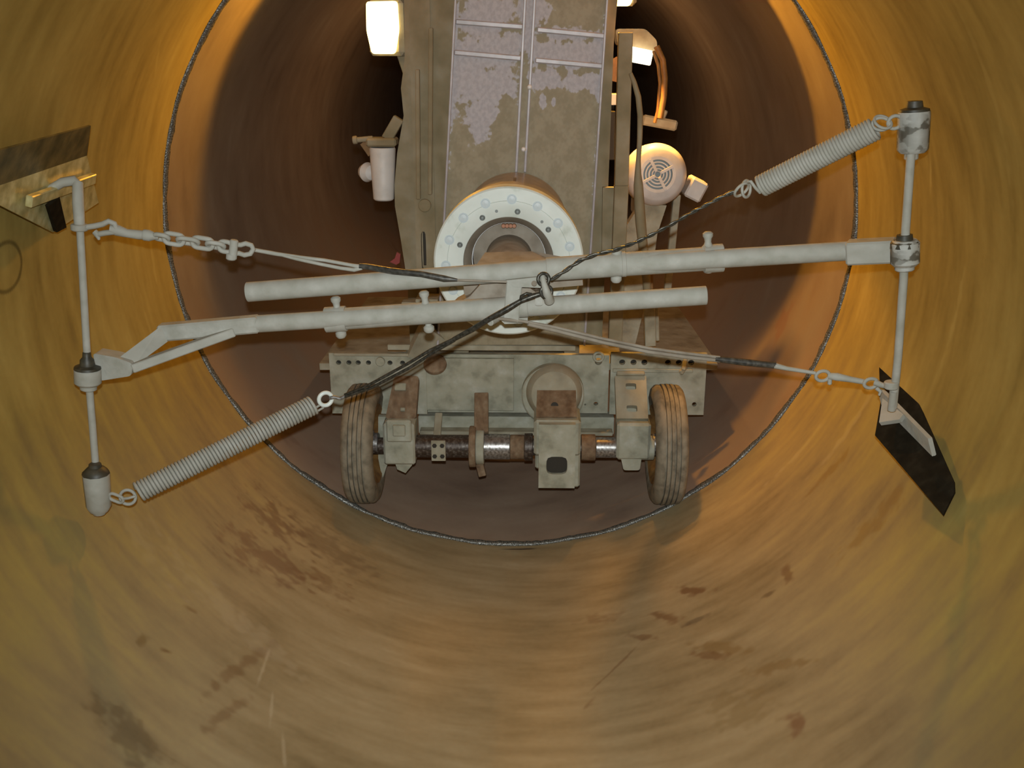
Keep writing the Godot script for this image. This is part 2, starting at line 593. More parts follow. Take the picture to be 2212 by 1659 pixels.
func make_pipe():
	var tan_ = [[0.0, Color(0.21, 0.155, 0.078)], [0.3, Color(0.3, 0.23, 0.122)], [0.55, Color(0.36, 0.282, 0.157)], [0.8, Color(0.41, 0.33, 0.195)], [1.0, Color(0.46, 0.385, 0.245)]]
	var maroon = [[0.0, Color(0.26, 0.18, 0.13)], [0.4, Color(0.37, 0.265, 0.19)], [0.7, Color(0.42, 0.31, 0.225)], [1.0, Color(0.5, 0.39, 0.29)]]
	var brown = Color(0.17, 0.085, 0.035)
	var pale = Color(0.5, 0.42, 0.28)
	var dk = Color(0.12, 0.07, 0.03)
	var near_marks = [
		[Vector2(-0.7026, 0.334), 0.13, 0.1, 0.3, Color(0.17, 0.09, 0.055), 0.55, 1.2],
		[Vector2(-0.6774, 0.521), 0.16, 0.09, -0.2, Color(0.19, 0.1, 0.06), 0.5, 1.2],
		[Vector2(-0.5711, 0.294), 0.2, 0.1, 0.3, Color(0.2, 0.14, 0.08), 0.5, 1.0],
		[Vector2(-0.5143, 0.480), 0.1, 0.07, 0.5, brown, 0.35, 1.4],
		[Vector2(-0.6223, 0.957), 0.02, 0.2, 0.32, brown, 0.45, 0.8],
		[Vector2(-0.6069, 1.111), 0.02, 0.12, 0.35, brown, 0.4, 0.8],
		[Vector2(-0.5759, 0.918), 0.006, 0.09, -0.05, pale, 0.6, 0.5],
		[Vector2(-0.5231, 1.033), 0.006, 0.08, -0.2, pale, 0.6, 0.5],
		[Vector2(-0.4660, 1.137), 0.006, 0.07, -0.3, pale, 0.5, 0.5],
		[Vector2(-0.7841, 1.054), 0.03, 0.012, -0.7, brown, 0.7, 0.8],
		[Vector2(-0.8437, 1.078), 0.014, 0.03, 0.2, Color(0.2, 0.13, 0.05), 0.6, 0.8],
		[Vector2(-0.7594, 1.313), 0.1, 0.06, 0.4, dk, 0.4, 1.2],
		[Vector2(-0.7886, 0.891), 0.03, 0.012, -0.3, brown, 0.5, 0.8],
		[Vector2(0.5220, 0.504), 0.07, 0.025, 0.7, brown, 0.8, 1.0],
		[Vector2(0.4427, 0.584), 0.09, 0.02, 0.9, brown, 0.7, 0.9],
		[Vector2(0.3669, 0.626), 0.05, 0.018, 0.6, brown, 0.6, 0.9],
		[Vector2(0.5120, 0.645), 0.045, 0.014, 0.1, Color(0.16, 0.12, 0.07), 0.7, 0.7],
		[Vector2(0.7074, 0.707), 0.025, 0.014, 0.2, Color(0.15, 0.1, 0.05), 0.7, 0.7],
		[Vector2(0.7773, 0.687), 0.02, 0.05, 0.2, brown, 0.6, 0.8],
		[Vector2(0.5591, 0.806), 0.11, 0.02, 0.8, Color(0.22, 0.14, 0.05), 0.6, 1.0],
		[Vector2(0.5217, 0.807), 0.07, 0.014, 0.7, brown, 0.6, 0.9],
		[Vector2(0.6777, 0.981), 0.1, 0.02, 0.6, Color(0.22, 0.14, 0.05), 0.55, 1.0],
		[Vector2(0.6568, 1.157), 0.026, 0.05, -0.15, Color(0.2, 0.1, 0.05), 0.75, 0.8],
		[Vector2(0.2121, 0.850), 0.012, 0.05, 0.6, brown, 0.45, 0.9],
		[Vector2(0.2901, 0.725), 0.006, 0.14, 0.75, brown, 0.5, 0.6],
		[Vector2(0.2698, 0.489), 0.08, 0.03, 0.2, brown, 0.35, 1.0],
		[Vector2(0.5552, 1.051), 0.1, 0.06, 0.9, Color(0.24, 0.17, 0.07), 0.4, 1.2],
		[Vector2(1.0135, 0.800), 0.14, 0.035, 0.15, Color(0.26, 0.16, 0.05), 0.5, 1.0],
		[Vector2(1.0251, 0.474), 0.1, 0.02, 0.1, Color(0.26, 0.16, 0.05), 0.5, 1.0],
		[Vector2(0.9982, 0.258), 0.18, 0.015, 0.05, pale, 0.35, 0.9],
		[Vector2(1.1620, 0.421), 0.2, 0.018, 0.08, pale, 0.4, 0.9],
		[Vector2(1.5086, 0.737), 0.16, 0.014, 0.1, pale, 0.5, 0.7],
		[Vector2(1.8121, 0.568), 0.05, 0.01, 0.3, pale, 0.6, 0.6],
		[Vector2(2.0465, 0.502), 0.07, 0.008, 0.25, pale, 0.4, 0.6],
		[Vector2(1.9965, 0.984), 0.2, 0.012, 0.05, pale, 0.3, 0.8],
		[Vector2(-2.0769, 0.263), 0.09, 0.008, -0.6, pale, 0.35, 0.6],
		[Vector2(-1.5203, 0.121), 0.14, 0.012, 0.05, pale, 0.4, 0.8],
		[Vector2(-1.3671, 0.258), 0.12, 0.014, 0.05, pale, 0.35, 0.8],
		[Vector2(0.0292, 0.028), 0.08, 0.007, 0.0, Color(0.06, 0.04, 0.03), 0.9, 0.3],  # short dark strip at the bottom beside the joint
		[Vector2(-0.7252, 0.807), 0.3, 0.05, 0.25, pale, 0.3, 1.0],  # pale patch of lamp light painted low on the left
		[Vector2(-0.9827, 0.830), 0.2, 0.04, 0.3, pale, 0.25, 1.0],  # another lamp-lit patch painted pale, higher on the left
	]
	for k in 48:
		# a loop scratched on the side of the pipe
		var t = TAU * k / 48.0
		near_marks.append([Vector2(-1.6657, 0.911) + Vector2(0.05 * sin(t), 0.065 * cos(t)), 0.0075, 0.0075, 0.0, Color(0.08, 0.06, 0.03), 0.7, 0.1])
	var tex = wall_image(2048, 1024, 2.6, tan_, Vector2(3.2, 15.0), 31, near_marks, Color(0.97, 0.93, 0.48))
	var far_marks = [
		[Vector2(1.1811, -0.440), 0.07, 0.06, 0.0, Color(0.3, 0.12, 0.08), 0.4, 1.0],  # reddish edge of the lamp light, painted into the wall colour
		[Vector2(-0.8523, 0.148), 0.1, 0.08, 0.0, Color(0.25, 0.15, 0.1), 0.4, 1.0],
	]
	for m in far_marks:
		m[0].y = absf(m[0].y)
	var tex2 = wall_image(1024, 768, 3.0, maroon, Vector2(3.0, 6.0), 57, far_marks, Color(0.6, 0.66, 0.72))
	var m1 = StandardMaterial3D.new()
	m1.albedo_texture = tex
	m1.roughness = 0.6
	m1.metallic_specular = 0.35
	structure("wall_front", shell(0.0, 5.2, 26, 2.6, 5.2), m1, "near length of tan pipe wall with ochre smears and brown stains", "pipe wall")
	var m2 = StandardMaterial3D.new()
	m2.albedo_texture = tex2
	m2.roughness = 0.55
	m2.metallic_specular = 0.4
	structure("wall_back", shell(0.0, -9.0, 24, 3.0, -9.0), m2, "dark maroon pipe wall beyond the welded joint", "pipe wall")
	# the weld bead of the joint, uneven in thickness
	var st = mb()
	var rng = RandomNumberGenerator.new()
	rng.seed = 5
	var pts = []
	var rr = []
	for k in 420:
		var a = TAU * k / 420.0
		var low = clampf(-cos(a) * -1.0, 0.0, 1.0)
		pts.append(Vector3(0, 1, -0.004 + 0.004 * sin(a * 23.0) * sin(a * 7.0)) + Vector3(sin(a), -cos(a), 0) * (1.0 + rng.randf_range(-0.001, 0.001)))
		rr.append(0.0105 + rng.randf_range(-0.0015, 0.002) + 0.002 * sin(a * 31.0) * sin(a * 11.0) + 0.0 * low)
	tube(st, pts, rr, 8, true)
	structure("trim_1", st, M.seam, "dark lumpy weld bead ringing the pipe at the joint", "weld seam")

# ------------------------------------------------------------------ carriage: deck, bumper, brackets
var carriage

func make_carriage():
	carriage = thing("machine_carriage", "dusty grey wheeled carriage of the machine with deck, bumper plates and tow hitch", "carriage", Vector3(0, 0.14, -0.2))
	var st = mb()
	plate(st, [Vector3(-0.6174, 0.5444, -0.2000), Vector3(0.6674, 0.5526, -0.2000), Vector3(0.64, Vector3(-0.0021, 0.5484, -0.2000).y, -1.1), Vector3(-0.6, Vector3(-0.0021, 0.5484, -0.2000).y, -1.1)], 0.022, Vector3.UP)
	part("deck", st, M.steel, carriage)
	# bumper plates with their row of adjusting holes
	var k = 0.0015
	st = mb()
	var cells = []
	var o = Vector3(-0.5787, 0.3832, -0.1700)
	var hs = [20, 42, 62, 84, 130, 157]
	var x = 0.0
	for h in hs:
		cells.append([x * k, 104 * k, (h + 10) * k, 128 * k, h * k, 116 * k, 5.5 * k, 5.0 * k, 2.0])
		x = h + 10
	cells.append([x * k, 104 * k, 207 * k, 128 * k])
	cells.append([0, 0, 207 * k, 104 * k])
	cells.append([0, 128 * k, 207 * k, 137 * k])
	holed(st, o, Vector3(1, 0, 0), Vector3(0, 1, 0), 0.016, cells)
	part("bumper_plate", st, M.green, carriage)
	st = mb()
	rod(st, Vector3(-0.4137, 0.5628, -0.1700), Vector3(-0.4137, 0.5628, -0.1700) + Vector3(0, 0, 0.012), 10 * k, 16)
	part("bolt", st, M.green, carriage)
	st = mb()
	box(st, Vector3(-0.4128, 0.5845, -0.1700), Vector3(200 * k, 6 * k, 0.012))
	part("flange_strip", st, M.steel, carriage)
	st = mb()
	cells = []
	o = Vector3(0.3229, 0.3868, -0.1700)
	x = 0.0
	for h in [24, 48, 71, 121, 144, 170]:
		cells.append([x * k, 106 * k, (h + 11) * k, 130 * k, h * k, 118 * k, 6.5 * k, 6.0 * k, 2.0])
		x = h + 11
	cells.append([x * k, 106 * k, 203 * k, 130 * k])
	cells.append([0, 40 * k, 203 * k, 106 * k])
	cells.append([0, 0, 165 * k, 40 * k])
	cells.append([165 * k, 0, 203 * k, 40 * k, 182 * k, 24 * k, 5 * k, 5 * k, 2.0])
	cells.append([0, 130 * k, 203 * k, 138 * k])
	holed(st, o, Vector3(1, 0, 0), Vector3(0, 1, 0), 0.016, cells)
	part("bumper_plate", st, M.green, carriage)
	st = mb()
	box(st, Vector3(0.4570, 0.5374, -0.1700), Vector3(170 * k, 8 * k, 0.014))
	part("flange_strip", st, M.green, carriage)
	st = mb()
	bar(st, Vector3(0.5590, 0.5599, -0.1500), Vector3(0.5382, 0.5448, -0.1200), 10 * k, 0.01)
	bar(st, Vector3(0.5572, 0.5935, -0.1500), Vector3(0.5464, 0.5540, -0.1200), 8 * k, 0.01)
	part("hook_lug", st, M.steel, carriage)
	for e in [Vector3(-0.4205, 0.5205, -0.2050), Vector3(0.4734, 0.5264, -0.2050)]:
		st = mb()
		box(st, e, Vector3(200 * k, 70 * k, 0.012))
		part("painted_tone_plate", st, M.dark, carriage)  # dark sheet paints in the shade behind the bumper holes
	# middle plate between them
	st = mb()
	cells = [[0, 0, 345 * k, 132 * k], [345 * k, 0, 365 * k, 50 * k, 362 * k, 20 * k, 2 * k, 2 * k, 2.0], [345 * k, 50 * k, 365 * k, 132 * k],
		[365 * k, 0, 411 * k, 45 * k, 385 * k, 22 * k, 5 * k, 4 * k, 2.0], [365 * k, 45 * k, 411 * k, 95 * k], [365 * k, 95 * k, 411 * k, 132 * k, 388 * k, 118 * k, 8 * k, 8 * k, 2.0]]
	holed(st, Vector3(-0.2976, 0.3835, -0.1880), Vector3(1, 0, 0), Vector3(0, 1, 0), 0.02, cells)
	part("front_plate", st, M.green, carriage)
	st = mb()
	box(st, Vector3(-0.0904, 0.6076, -0.1820), Vector3(400 * k, 12 * k, 0.02))
	part("cross_strip", st, M.steel, carriage)
	st = mb()
	box(st, Vector3(-0.1290, 0.4826, -0.1820), Vector3(190 * k, 118 * k, 0.014))
	part("patch_plate", st, M.green, carriage)
	st = mb()
	ring(st, Vector3(0.2841, 0.5766, -0.1850), Vector3(0, 0, 1), 10 * k, 3 * k, 20, 8)
	part("eyelet", st, M.green, carriage)
	st = mb()
	lathe(st, [Vector2(0, 0), Vector2(25 * k, 0), Vector2(24 * k, 0.01), Vector2(12 * k, 0.022), Vector2(0, 0.026)], Vector3(-0.2387, 0.5515, -0.1700), Vector3(0, 0.75, 0.66), 24)
	part("knob", st, M.rust, carriage, "rust brown round knob")
	# beam low behind the plates
	st = mb()
	box(st, Vector3(0.0201, 0.3345, -0.2300), Vector3(430 * k, 40 * k, 0.06))
	part("cross_beam", st, M.green, carriage)
	st = mb()
	box(st, Vector3(0.0208, 0.3204, -0.1900), Vector3(420 * k, 8 * k, 0.06))
	part("beam_flange", st, M.steel, carriage)
	# rear frame under the deck
	for s in [-0.36, 0.4]:
		st = mb()
		box(st, Vector3(s, Vector3(-0.0029, 0.4962, -0.2300).y, -0.66), Vector3(0.06, 0.09, 0.84))
		part("frame_rail", st, M.steel, carriage)
	# left wheel bracket
	st = mb()
	var p = rounded([Vector3(-0.3688, 0.5181, -0.1550), Vector3(-0.2901, 0.5187, -0.1550), Vector3(-0.2945, 0.4034, -0.0700), Vector3(-0.3912, 0.4027, -0.0700)], 0.012)
	plate(st, p, 0.03)
	part("bracket_plate", st, M.rust, carriage, "rust-tinged slanting bracket plate")
	st = mb()
	box(st, Vector3(-0.3467, 0.4909, -0.1250), Vector3(24 * k, 16 * k, 0.012), Basis(Vector3(1, 0, 0), -0.7))
	part("bracket_pad", st, M.green, carriage)
	st = mb()
	box(st, Vector3(-0.3351, 0.4324, -0.0750), Vector3(10 * k, 8 * k, 0.01), Basis(Vector3(1, 0, 0), -0.7))
	part("bracket_pad", st, M.green, carriage)
	st = mb()
	box(st, Vector3(-0.3437, 0.3355, -0.0700), Vector3(66 * k, 92 * k, 0.1), Basis(), 0.006)
	part("bearing_block", st, M.green, carriage)
	st = mb()
	box(st, Vector3(-0.3407, 0.3856, -0.0140), Vector3(52 * k, 48 * k, 0.02), Basis(), 0.006)
	box(st, Vector3(-0.3387, 0.3910, 0.0000), Vector3(26 * k, 24 * k, 0.012), Basis(), 0.004)
	part("block_cover", st, M.green, carriage)
	st = mb()
	plate(st, [Vector3(-0.3706, 0.3000, -0.0400), Vector3(-0.3089, 0.3005, -0.0400), Vector3(-0.3073, 0.2577, -0.0400), Vector3(-0.3289, 0.2304, -0.0400), Vector3(-0.3550, 0.2430, -0.0400)], 0.05)
	part("bracket_tip", st, M.green, carriage)
	st = mb()
	plate(st, [Vector3(-0.4194, 0.3954, -0.1100), Vector3(-0.3882, 0.3956, -0.1100), Vector3(-0.3945, 0.2352, -0.1100), Vector3(-0.4150, 0.1777, -0.1100), Vector3(-0.4255, 0.2512, -0.1100)], 0.02)
	part("guard_plate", st, M.green, carriage)
	# right wheel bracket: a slanting plate with two slots, a block and a tongue
	var a = Vector3(0.3849, 0.5248, -0.1500)
	var b = Vector3(0.3855, 0.4176, -0.0500)
	var v = (b - a).normalized()
	var L = a.distance_to(b)
	var uu = Vector3(-1, 0.0, 0)
	uu = (uu - v * uu.dot(v)).normalized()
	var w = 33 * k
	st = mb()
	holed(st, a, uu, v, 0.025, [[-w, 0, w, L * 0.1], [-w, L * 0.1, w, L * 0.4, 0, L * 0.25, 11 * k, L * 0.075, 6.0], [-w, L * 0.4, w, L * 0.6], [-w, L * 0.6, w, L * 0.92, 0, L * 0.77, 11 * k, L * 0.075, 6.0], [-w, L * 0.92, w, L]])
	box(st, a - v * 0.006, Vector3(w * 1.8, 0.014, 0.025), Basis(uu, v, uu.cross(v)), 0.006)
	part("bracket_plate", st, M.steel, carriage, "slanting bracket plate with two slots")
	st = mb()
	box(st, (a + b) / 2 - uu.cross(v) * 0.03, Vector3(w * 1.9, L * 0.95, 0.012), Basis(uu, v, uu.cross(v)))
	part("backing_plate", st, M.green, carriage)
	st = mb()
	box(st, Vector3(0.3900, 0.3478, -0.0700), Vector3(70 * k, 82 * k, 0.09), Basis(), 0.008)
	part("bearing_block", st, M.green, carriage)
	st = mb()
	plate(st, rounded([Vector3(0.3470, 0.3149, -0.0300), Vector3(0.4194, 0.3155, -0.0300), Vector3(0.4133, 0.2509, -0.0300), Vector3(0.3623, 0.2505, -0.0300)], 0.008), 0.05)
	part("bracket_tip", st, M.green, carriage)
	# tow hitch in the middle
	var hitch = pivot("tow_hitch", carriage)
	st = mb()
	lathe(st, [Vector2(0, 0), Vector2(67 * k, 0), Vector2(67 * k, 0.03), Vector2(64 * k, 0.034), Vector2(0, 0.034)], Vector3(0.1388, 0.4601, -0.1700), Vector3(0, 0, 1), 40)
	part("hitch_disc", st, M.green, hitch)
	st = mb()
	lathe(st, [Vector2(0, 0), Vector2(60 * k, 0), Vector2(58 * k, 0.025), Vector2(48 * k, 0.045), Vector2(0, 0.055)], Vector3(0.1426, 0.4736, -0.1400), Vector3(0, 0.15, 1), 36)
	part("hitch_dome", st, M.steel, hitch)
	st = mb()
	plate(st, [Vector3(0.0876, 0.4950, -0.0900), Vector3(0.2095, 0.4958, -0.0900), Vector3(0.2099, 0.4410, 0.0000), Vector3(0.0849, 0.4401, 0.0000)], 0.06)
	part("hitch_top", st, M.rust, hitch, "brown sloping top face")  # top face browner than the rest of the hitch
	st = mb()
	rod(st, Vector3(0.1423, 0.4601, -0.0420), Vector3(0.1422, 0.4616, -0.0380) + Vector3(0, 0.001, 0.002), 8 * k, 14, 0.0005)
	part("pin_hole_shade", st, M.dark, hitch)  # dark disc painted for the shade in the hole
	st = mb()
	box(st, Vector3(0.1508, 0.3755, -0.0500), Vector3(96 * k, 78 * k, 0.14), Basis(), 0.008)
	box(st, Vector3(0.1526, 0.2809, -0.0700), Vector3(92 * k, 50 * k, 0.04), Basis(), 0.006)
	part("hitch_block", st, M.green, hitch)
	st = mb()
	o = Vector3(0.0937, 0.2191, 0.0400)
	var k2 = 0.0014
	holed(st, o, Vector3(1, 0, 0), Vector3(0, 1, 0), 0.09, [[0, 0, 80 * k2, 30 * k2], [0, 30 * k2, 80 * k2, 88 * k2, 40 * k2, 54 * k2, 23 * k2, 21 * k2, 4.0], [0, 88 * k2, 80 * k2, 150 * k2]])
	part("hitch_socket", st, M.green, hitch, "grey socket with a square hole")
	st = mb()
	box(st, Vector3(0.1504, 0.2964, 0.0230), Vector3(60 * k2, 60 * k2, 0.01))
	part("socket_shade", st, M.dark, hitch)  # dark sheet paints in the shade inside the socket hole
	st = mb()
	box(st, Vector3(0.2067, 0.2659, -0.0500), Vector3(24 * k2, 90 * k2, 0.1), Basis(), 0.006)
	part("socket_lug", st, M.green, hitch)
	# bar that hangs from the front plate to the axle collar
	st = mb()
	bar(st, Vector3(-0.0907, 0.4588, -0.1600), Vector3(-0.0873, 0.3581, -0.0700), 30 * k, 0.02)
	part("hanger_bar", st, M.rust, carriage, "rusty hanger bar down to the axle collar")
	st = mb()
	for q in [[985, 560, 0], [960, 900, 1]]:
		if q[2] == 1:
			bar(st, Vector3(-0.2297, 0.3895, -0.1600), Vector3(-0.2306, 0.3333, -0.0900), 16 * k, 0.012)
	part("hanger_strap", st, M.steel, carriage)

func make_wheels_and_axle():
	var k = 0.0015
	var axle = pivot("axle", carriage)
	var y = Vector3(0.0007, 0.3114, -0.0700).y
	var z = -0.07
	var seg = func(x0, x1, r, mat, called):
		var st = mb()
		var xa = Vector3(0.0007, 0.3114, -0.0700).x + (x0 - 1100) * k
		var xb = Vector3(0.0007, 0.3114, -0.0700).x + (x1 - 1100) * k
		rod(st, Vector3(xa, y, z), Vector3(xb, y, z), r * k, 28)
		part(called, st, mat, axle)
	seg.call(790, 1440, 18, M.shaft, "shaft")
	seg.call(897, 1030, 24, M.shaft, "tube")
	seg.call(1046, 1102, 27, M.chrome, "bearing_sleeve")
	seg.call(1102, 1132, 26, M.rust, "sleeve")
	seg.call(1132, 1150, 29, M.shaft, "collar")
	seg.call(1016, 1030, 44, M.rust, "clamp_ring")
	seg.call(1030, 1047, 38, M.green, "clamp_ring")
	seg.call(1252, 1282, 28, M.rust, "sleeve")
	seg.call(1282, 1335, 22, M.chrome, "tube")
	seg.call(1335, 1405, 26, M.green, "sleeve")
	var st = mb()
	var kk = 26 * k
	var cxx = Vector3(0.0007, 0.3114, -0.0700).x + (952 - 1100) * k
	for e in [[-1, -1], [-1, 1], [1, -1], [1, 1]]:
		st = mb()
		bolt(st, Vector3(cxx + e[0] * 8 * k, y + e[1] * 12 * k, z + kk), Vector3(0, 0, 1), 5 * k, 0.005)
		part("bolt", st, M.dark, axle)  # dark studs stand in for the holes of the clamp plate
	st = mb()
	box(st, Vector3(cxx, y, z + 25 * k), Vector3(30 * k, 46 * k, 0.006))
	part("clamp_plate", st, M.steel, axle)
	st = mb()
	bar(st, Vector3(cxx + 85 * k, y - 36 * k, z + 0.01), Vector3(cxx + 92 * k, y - 62 * k, z + 0.02), 16 * k, 0.02)
	part("clamp_tail", st, M.rust, axle)
	for s in [-1, 1]:
		var wheel = pivot("wheel", carriage)
		var cx = -0.46 if s < 0 else 0.497
		var c = Vector3(cx, 0.318 if s < 0 else 0.322, -0.075)
		var R = 0.192
		var h = 0.05
		# tyre: sidewalls, shoulders and a tread with four grooves
		var prof = [Vector2(0.115, -h * 0.62), Vector2(0.13, -h * 0.9), Vector2(0.155, -h), Vector2(0.178, -h * 0.92), Vector2(R - 0.004, -h * 0.74)]
		for g in 5:
			var t = lerpf(-0.7, 0.7, (g + 0.5) / 5.0) * h
			var e = 0.0044
			var crown = R - 0.004 * absf(t / h) * absf(t / h) * 2.0
			prof.append(Vector2(crown, t - e))
			prof.append(Vector2(crown, t + e))
			if g < 4:
				prof.append(Vector2(crown - 0.009, t + e + 0.0004))
				prof.append(Vector2(crown - 0.009, t + e + 0.0048))
		prof += [Vector2(R - 0.004, h * 0.74), Vector2(0.178, h * 0.92), Vector2(0.155, h), Vector2(0.13, h * 0.9), Vector2(0.115, h * 0.62)]
		st = mb()
		lathe(st, prof, c, Vector3(1, 0, 0), 56)
		part("tyre", st, M.tyre, wheel)
		st = mb()
		lathe(st, [Vector2(0.03, -0.02), Vector2(0.085, -0.012), Vector2(0.108, -h * 0.75), Vector2(0.126, -h * 0.9), Vector2(0.128, -h * 0.8), Vector2(0.116, -h * 0.6), Vector2(0.116, h * 0.6), Vector2(0.128, h * 0.8), Vector2(0.126, h * 0.9), Vector2(0.108, h * 0.75), Vector2(0.085, 0.012), Vector2(0.03, 0.02)], c, Vector3(1, 0, 0), 40)
		part("rim", st, M.rim, wheel, "rust-orange rim")
		st = mb()
		rod(st, c - Vector3(0.045, 0, 0), c + Vector3(0.045, 0, 0), 0.034, 20)
		for b in 5:
			var t = TAU * b / 5.0
			bolt(st, c + Vector3(-s * 0.014, cos(t) * 0.055, sin(t) * 0.055), Vector3(-s, 0, 0), 0.008, 0.008)
		part("wheel_hub", st, M.chrome, wheel)

# ------------------------------------------------------------------ mast with its posts
func mast_image():
	var w = 512
	var h = 1024
	var n1 = noise(FastNoiseLite.TYPE_SIMPLEX, 0.012, 91, 4)
	var n2 = noise(FastNoiseLite.TYPE_SIMPLEX, 0.05, 92, 3)
	var img = Image.create(w, h, false, Image.FORMAT_RGB8)
	# where the dust has flaked off and the pale paint shows: [middle, half-size]
	var bare = [[Vector2(0.186, 0.110), Vector2(0.19, 0.085)], [Vector2(0.244, 0.196), Vector2(0.3, 0.05)], [Vector2(0.737, 0.209), Vector2(0.3, 0.04)], [Vector2(0.159, 0.288), Vector2(0.2, 0.075)], [Vector2(0.288, 0.282), Vector2(0.15, 0.05)], [Vector2(0.194, 0.362), Vector2(0.11, 0.065)],
		[Vector2(0.624, 0.270), Vector2(0.12, 0.03)], [Vector2(0.602, 0.325), Vector2(0.03, 0.02)], [Vector2(0.871, 0.276), Vector2(0.2, 0.025)], [Vector2(0.508, 0.110), Vector2(0.1, 0.08)], [Vector2(0.760, 0.160), Vector2(0.2, 0.02)], [Vector2(0.679, 0.328), Vector2(0.018, 0.012)], [Vector2(0.967, 0.294), Vector2(0.06, 0.025)]]
	for y in h:
		for x in w:
			var p = Vector2(float(x) / w, float(y) / h)
			var a = n1.get_noise_2d(x, y)
			var b = n2.get_noise_2d(x, y)
			var f = -1.0
			for e in bare:
				f = maxf(f, 1.0 - ((p - e[0]) / e[1]).length())
			f += a * 0.62 + b * 0.14
			var edge = minf(p.x, 1.0 - p.x)
			if edge < 0.02:
				f += 0.65 * (1.0 - absf(p.y - 0.35)) + b * 0.6
			var dust = Color(0.27, 0.225, 0.135).lerp(Color(0.33, 0.28, 0.18), clampf(0.5 + a + b * 0.5, 0.0, 1.0))
			var paint = Color(0.4, 0.375, 0.4).lerp(Color(0.47, 0.45, 0.47), clampf(0.5 + b, 0.0, 1.0))
			var c = dust.lerp(paint, clampf(f * 7.0 + 0.2, 0.0, 1.0))
			img.set_pixel(x, y, c.linear_to_srgb())
	return ImageTexture.create_from_image(img)

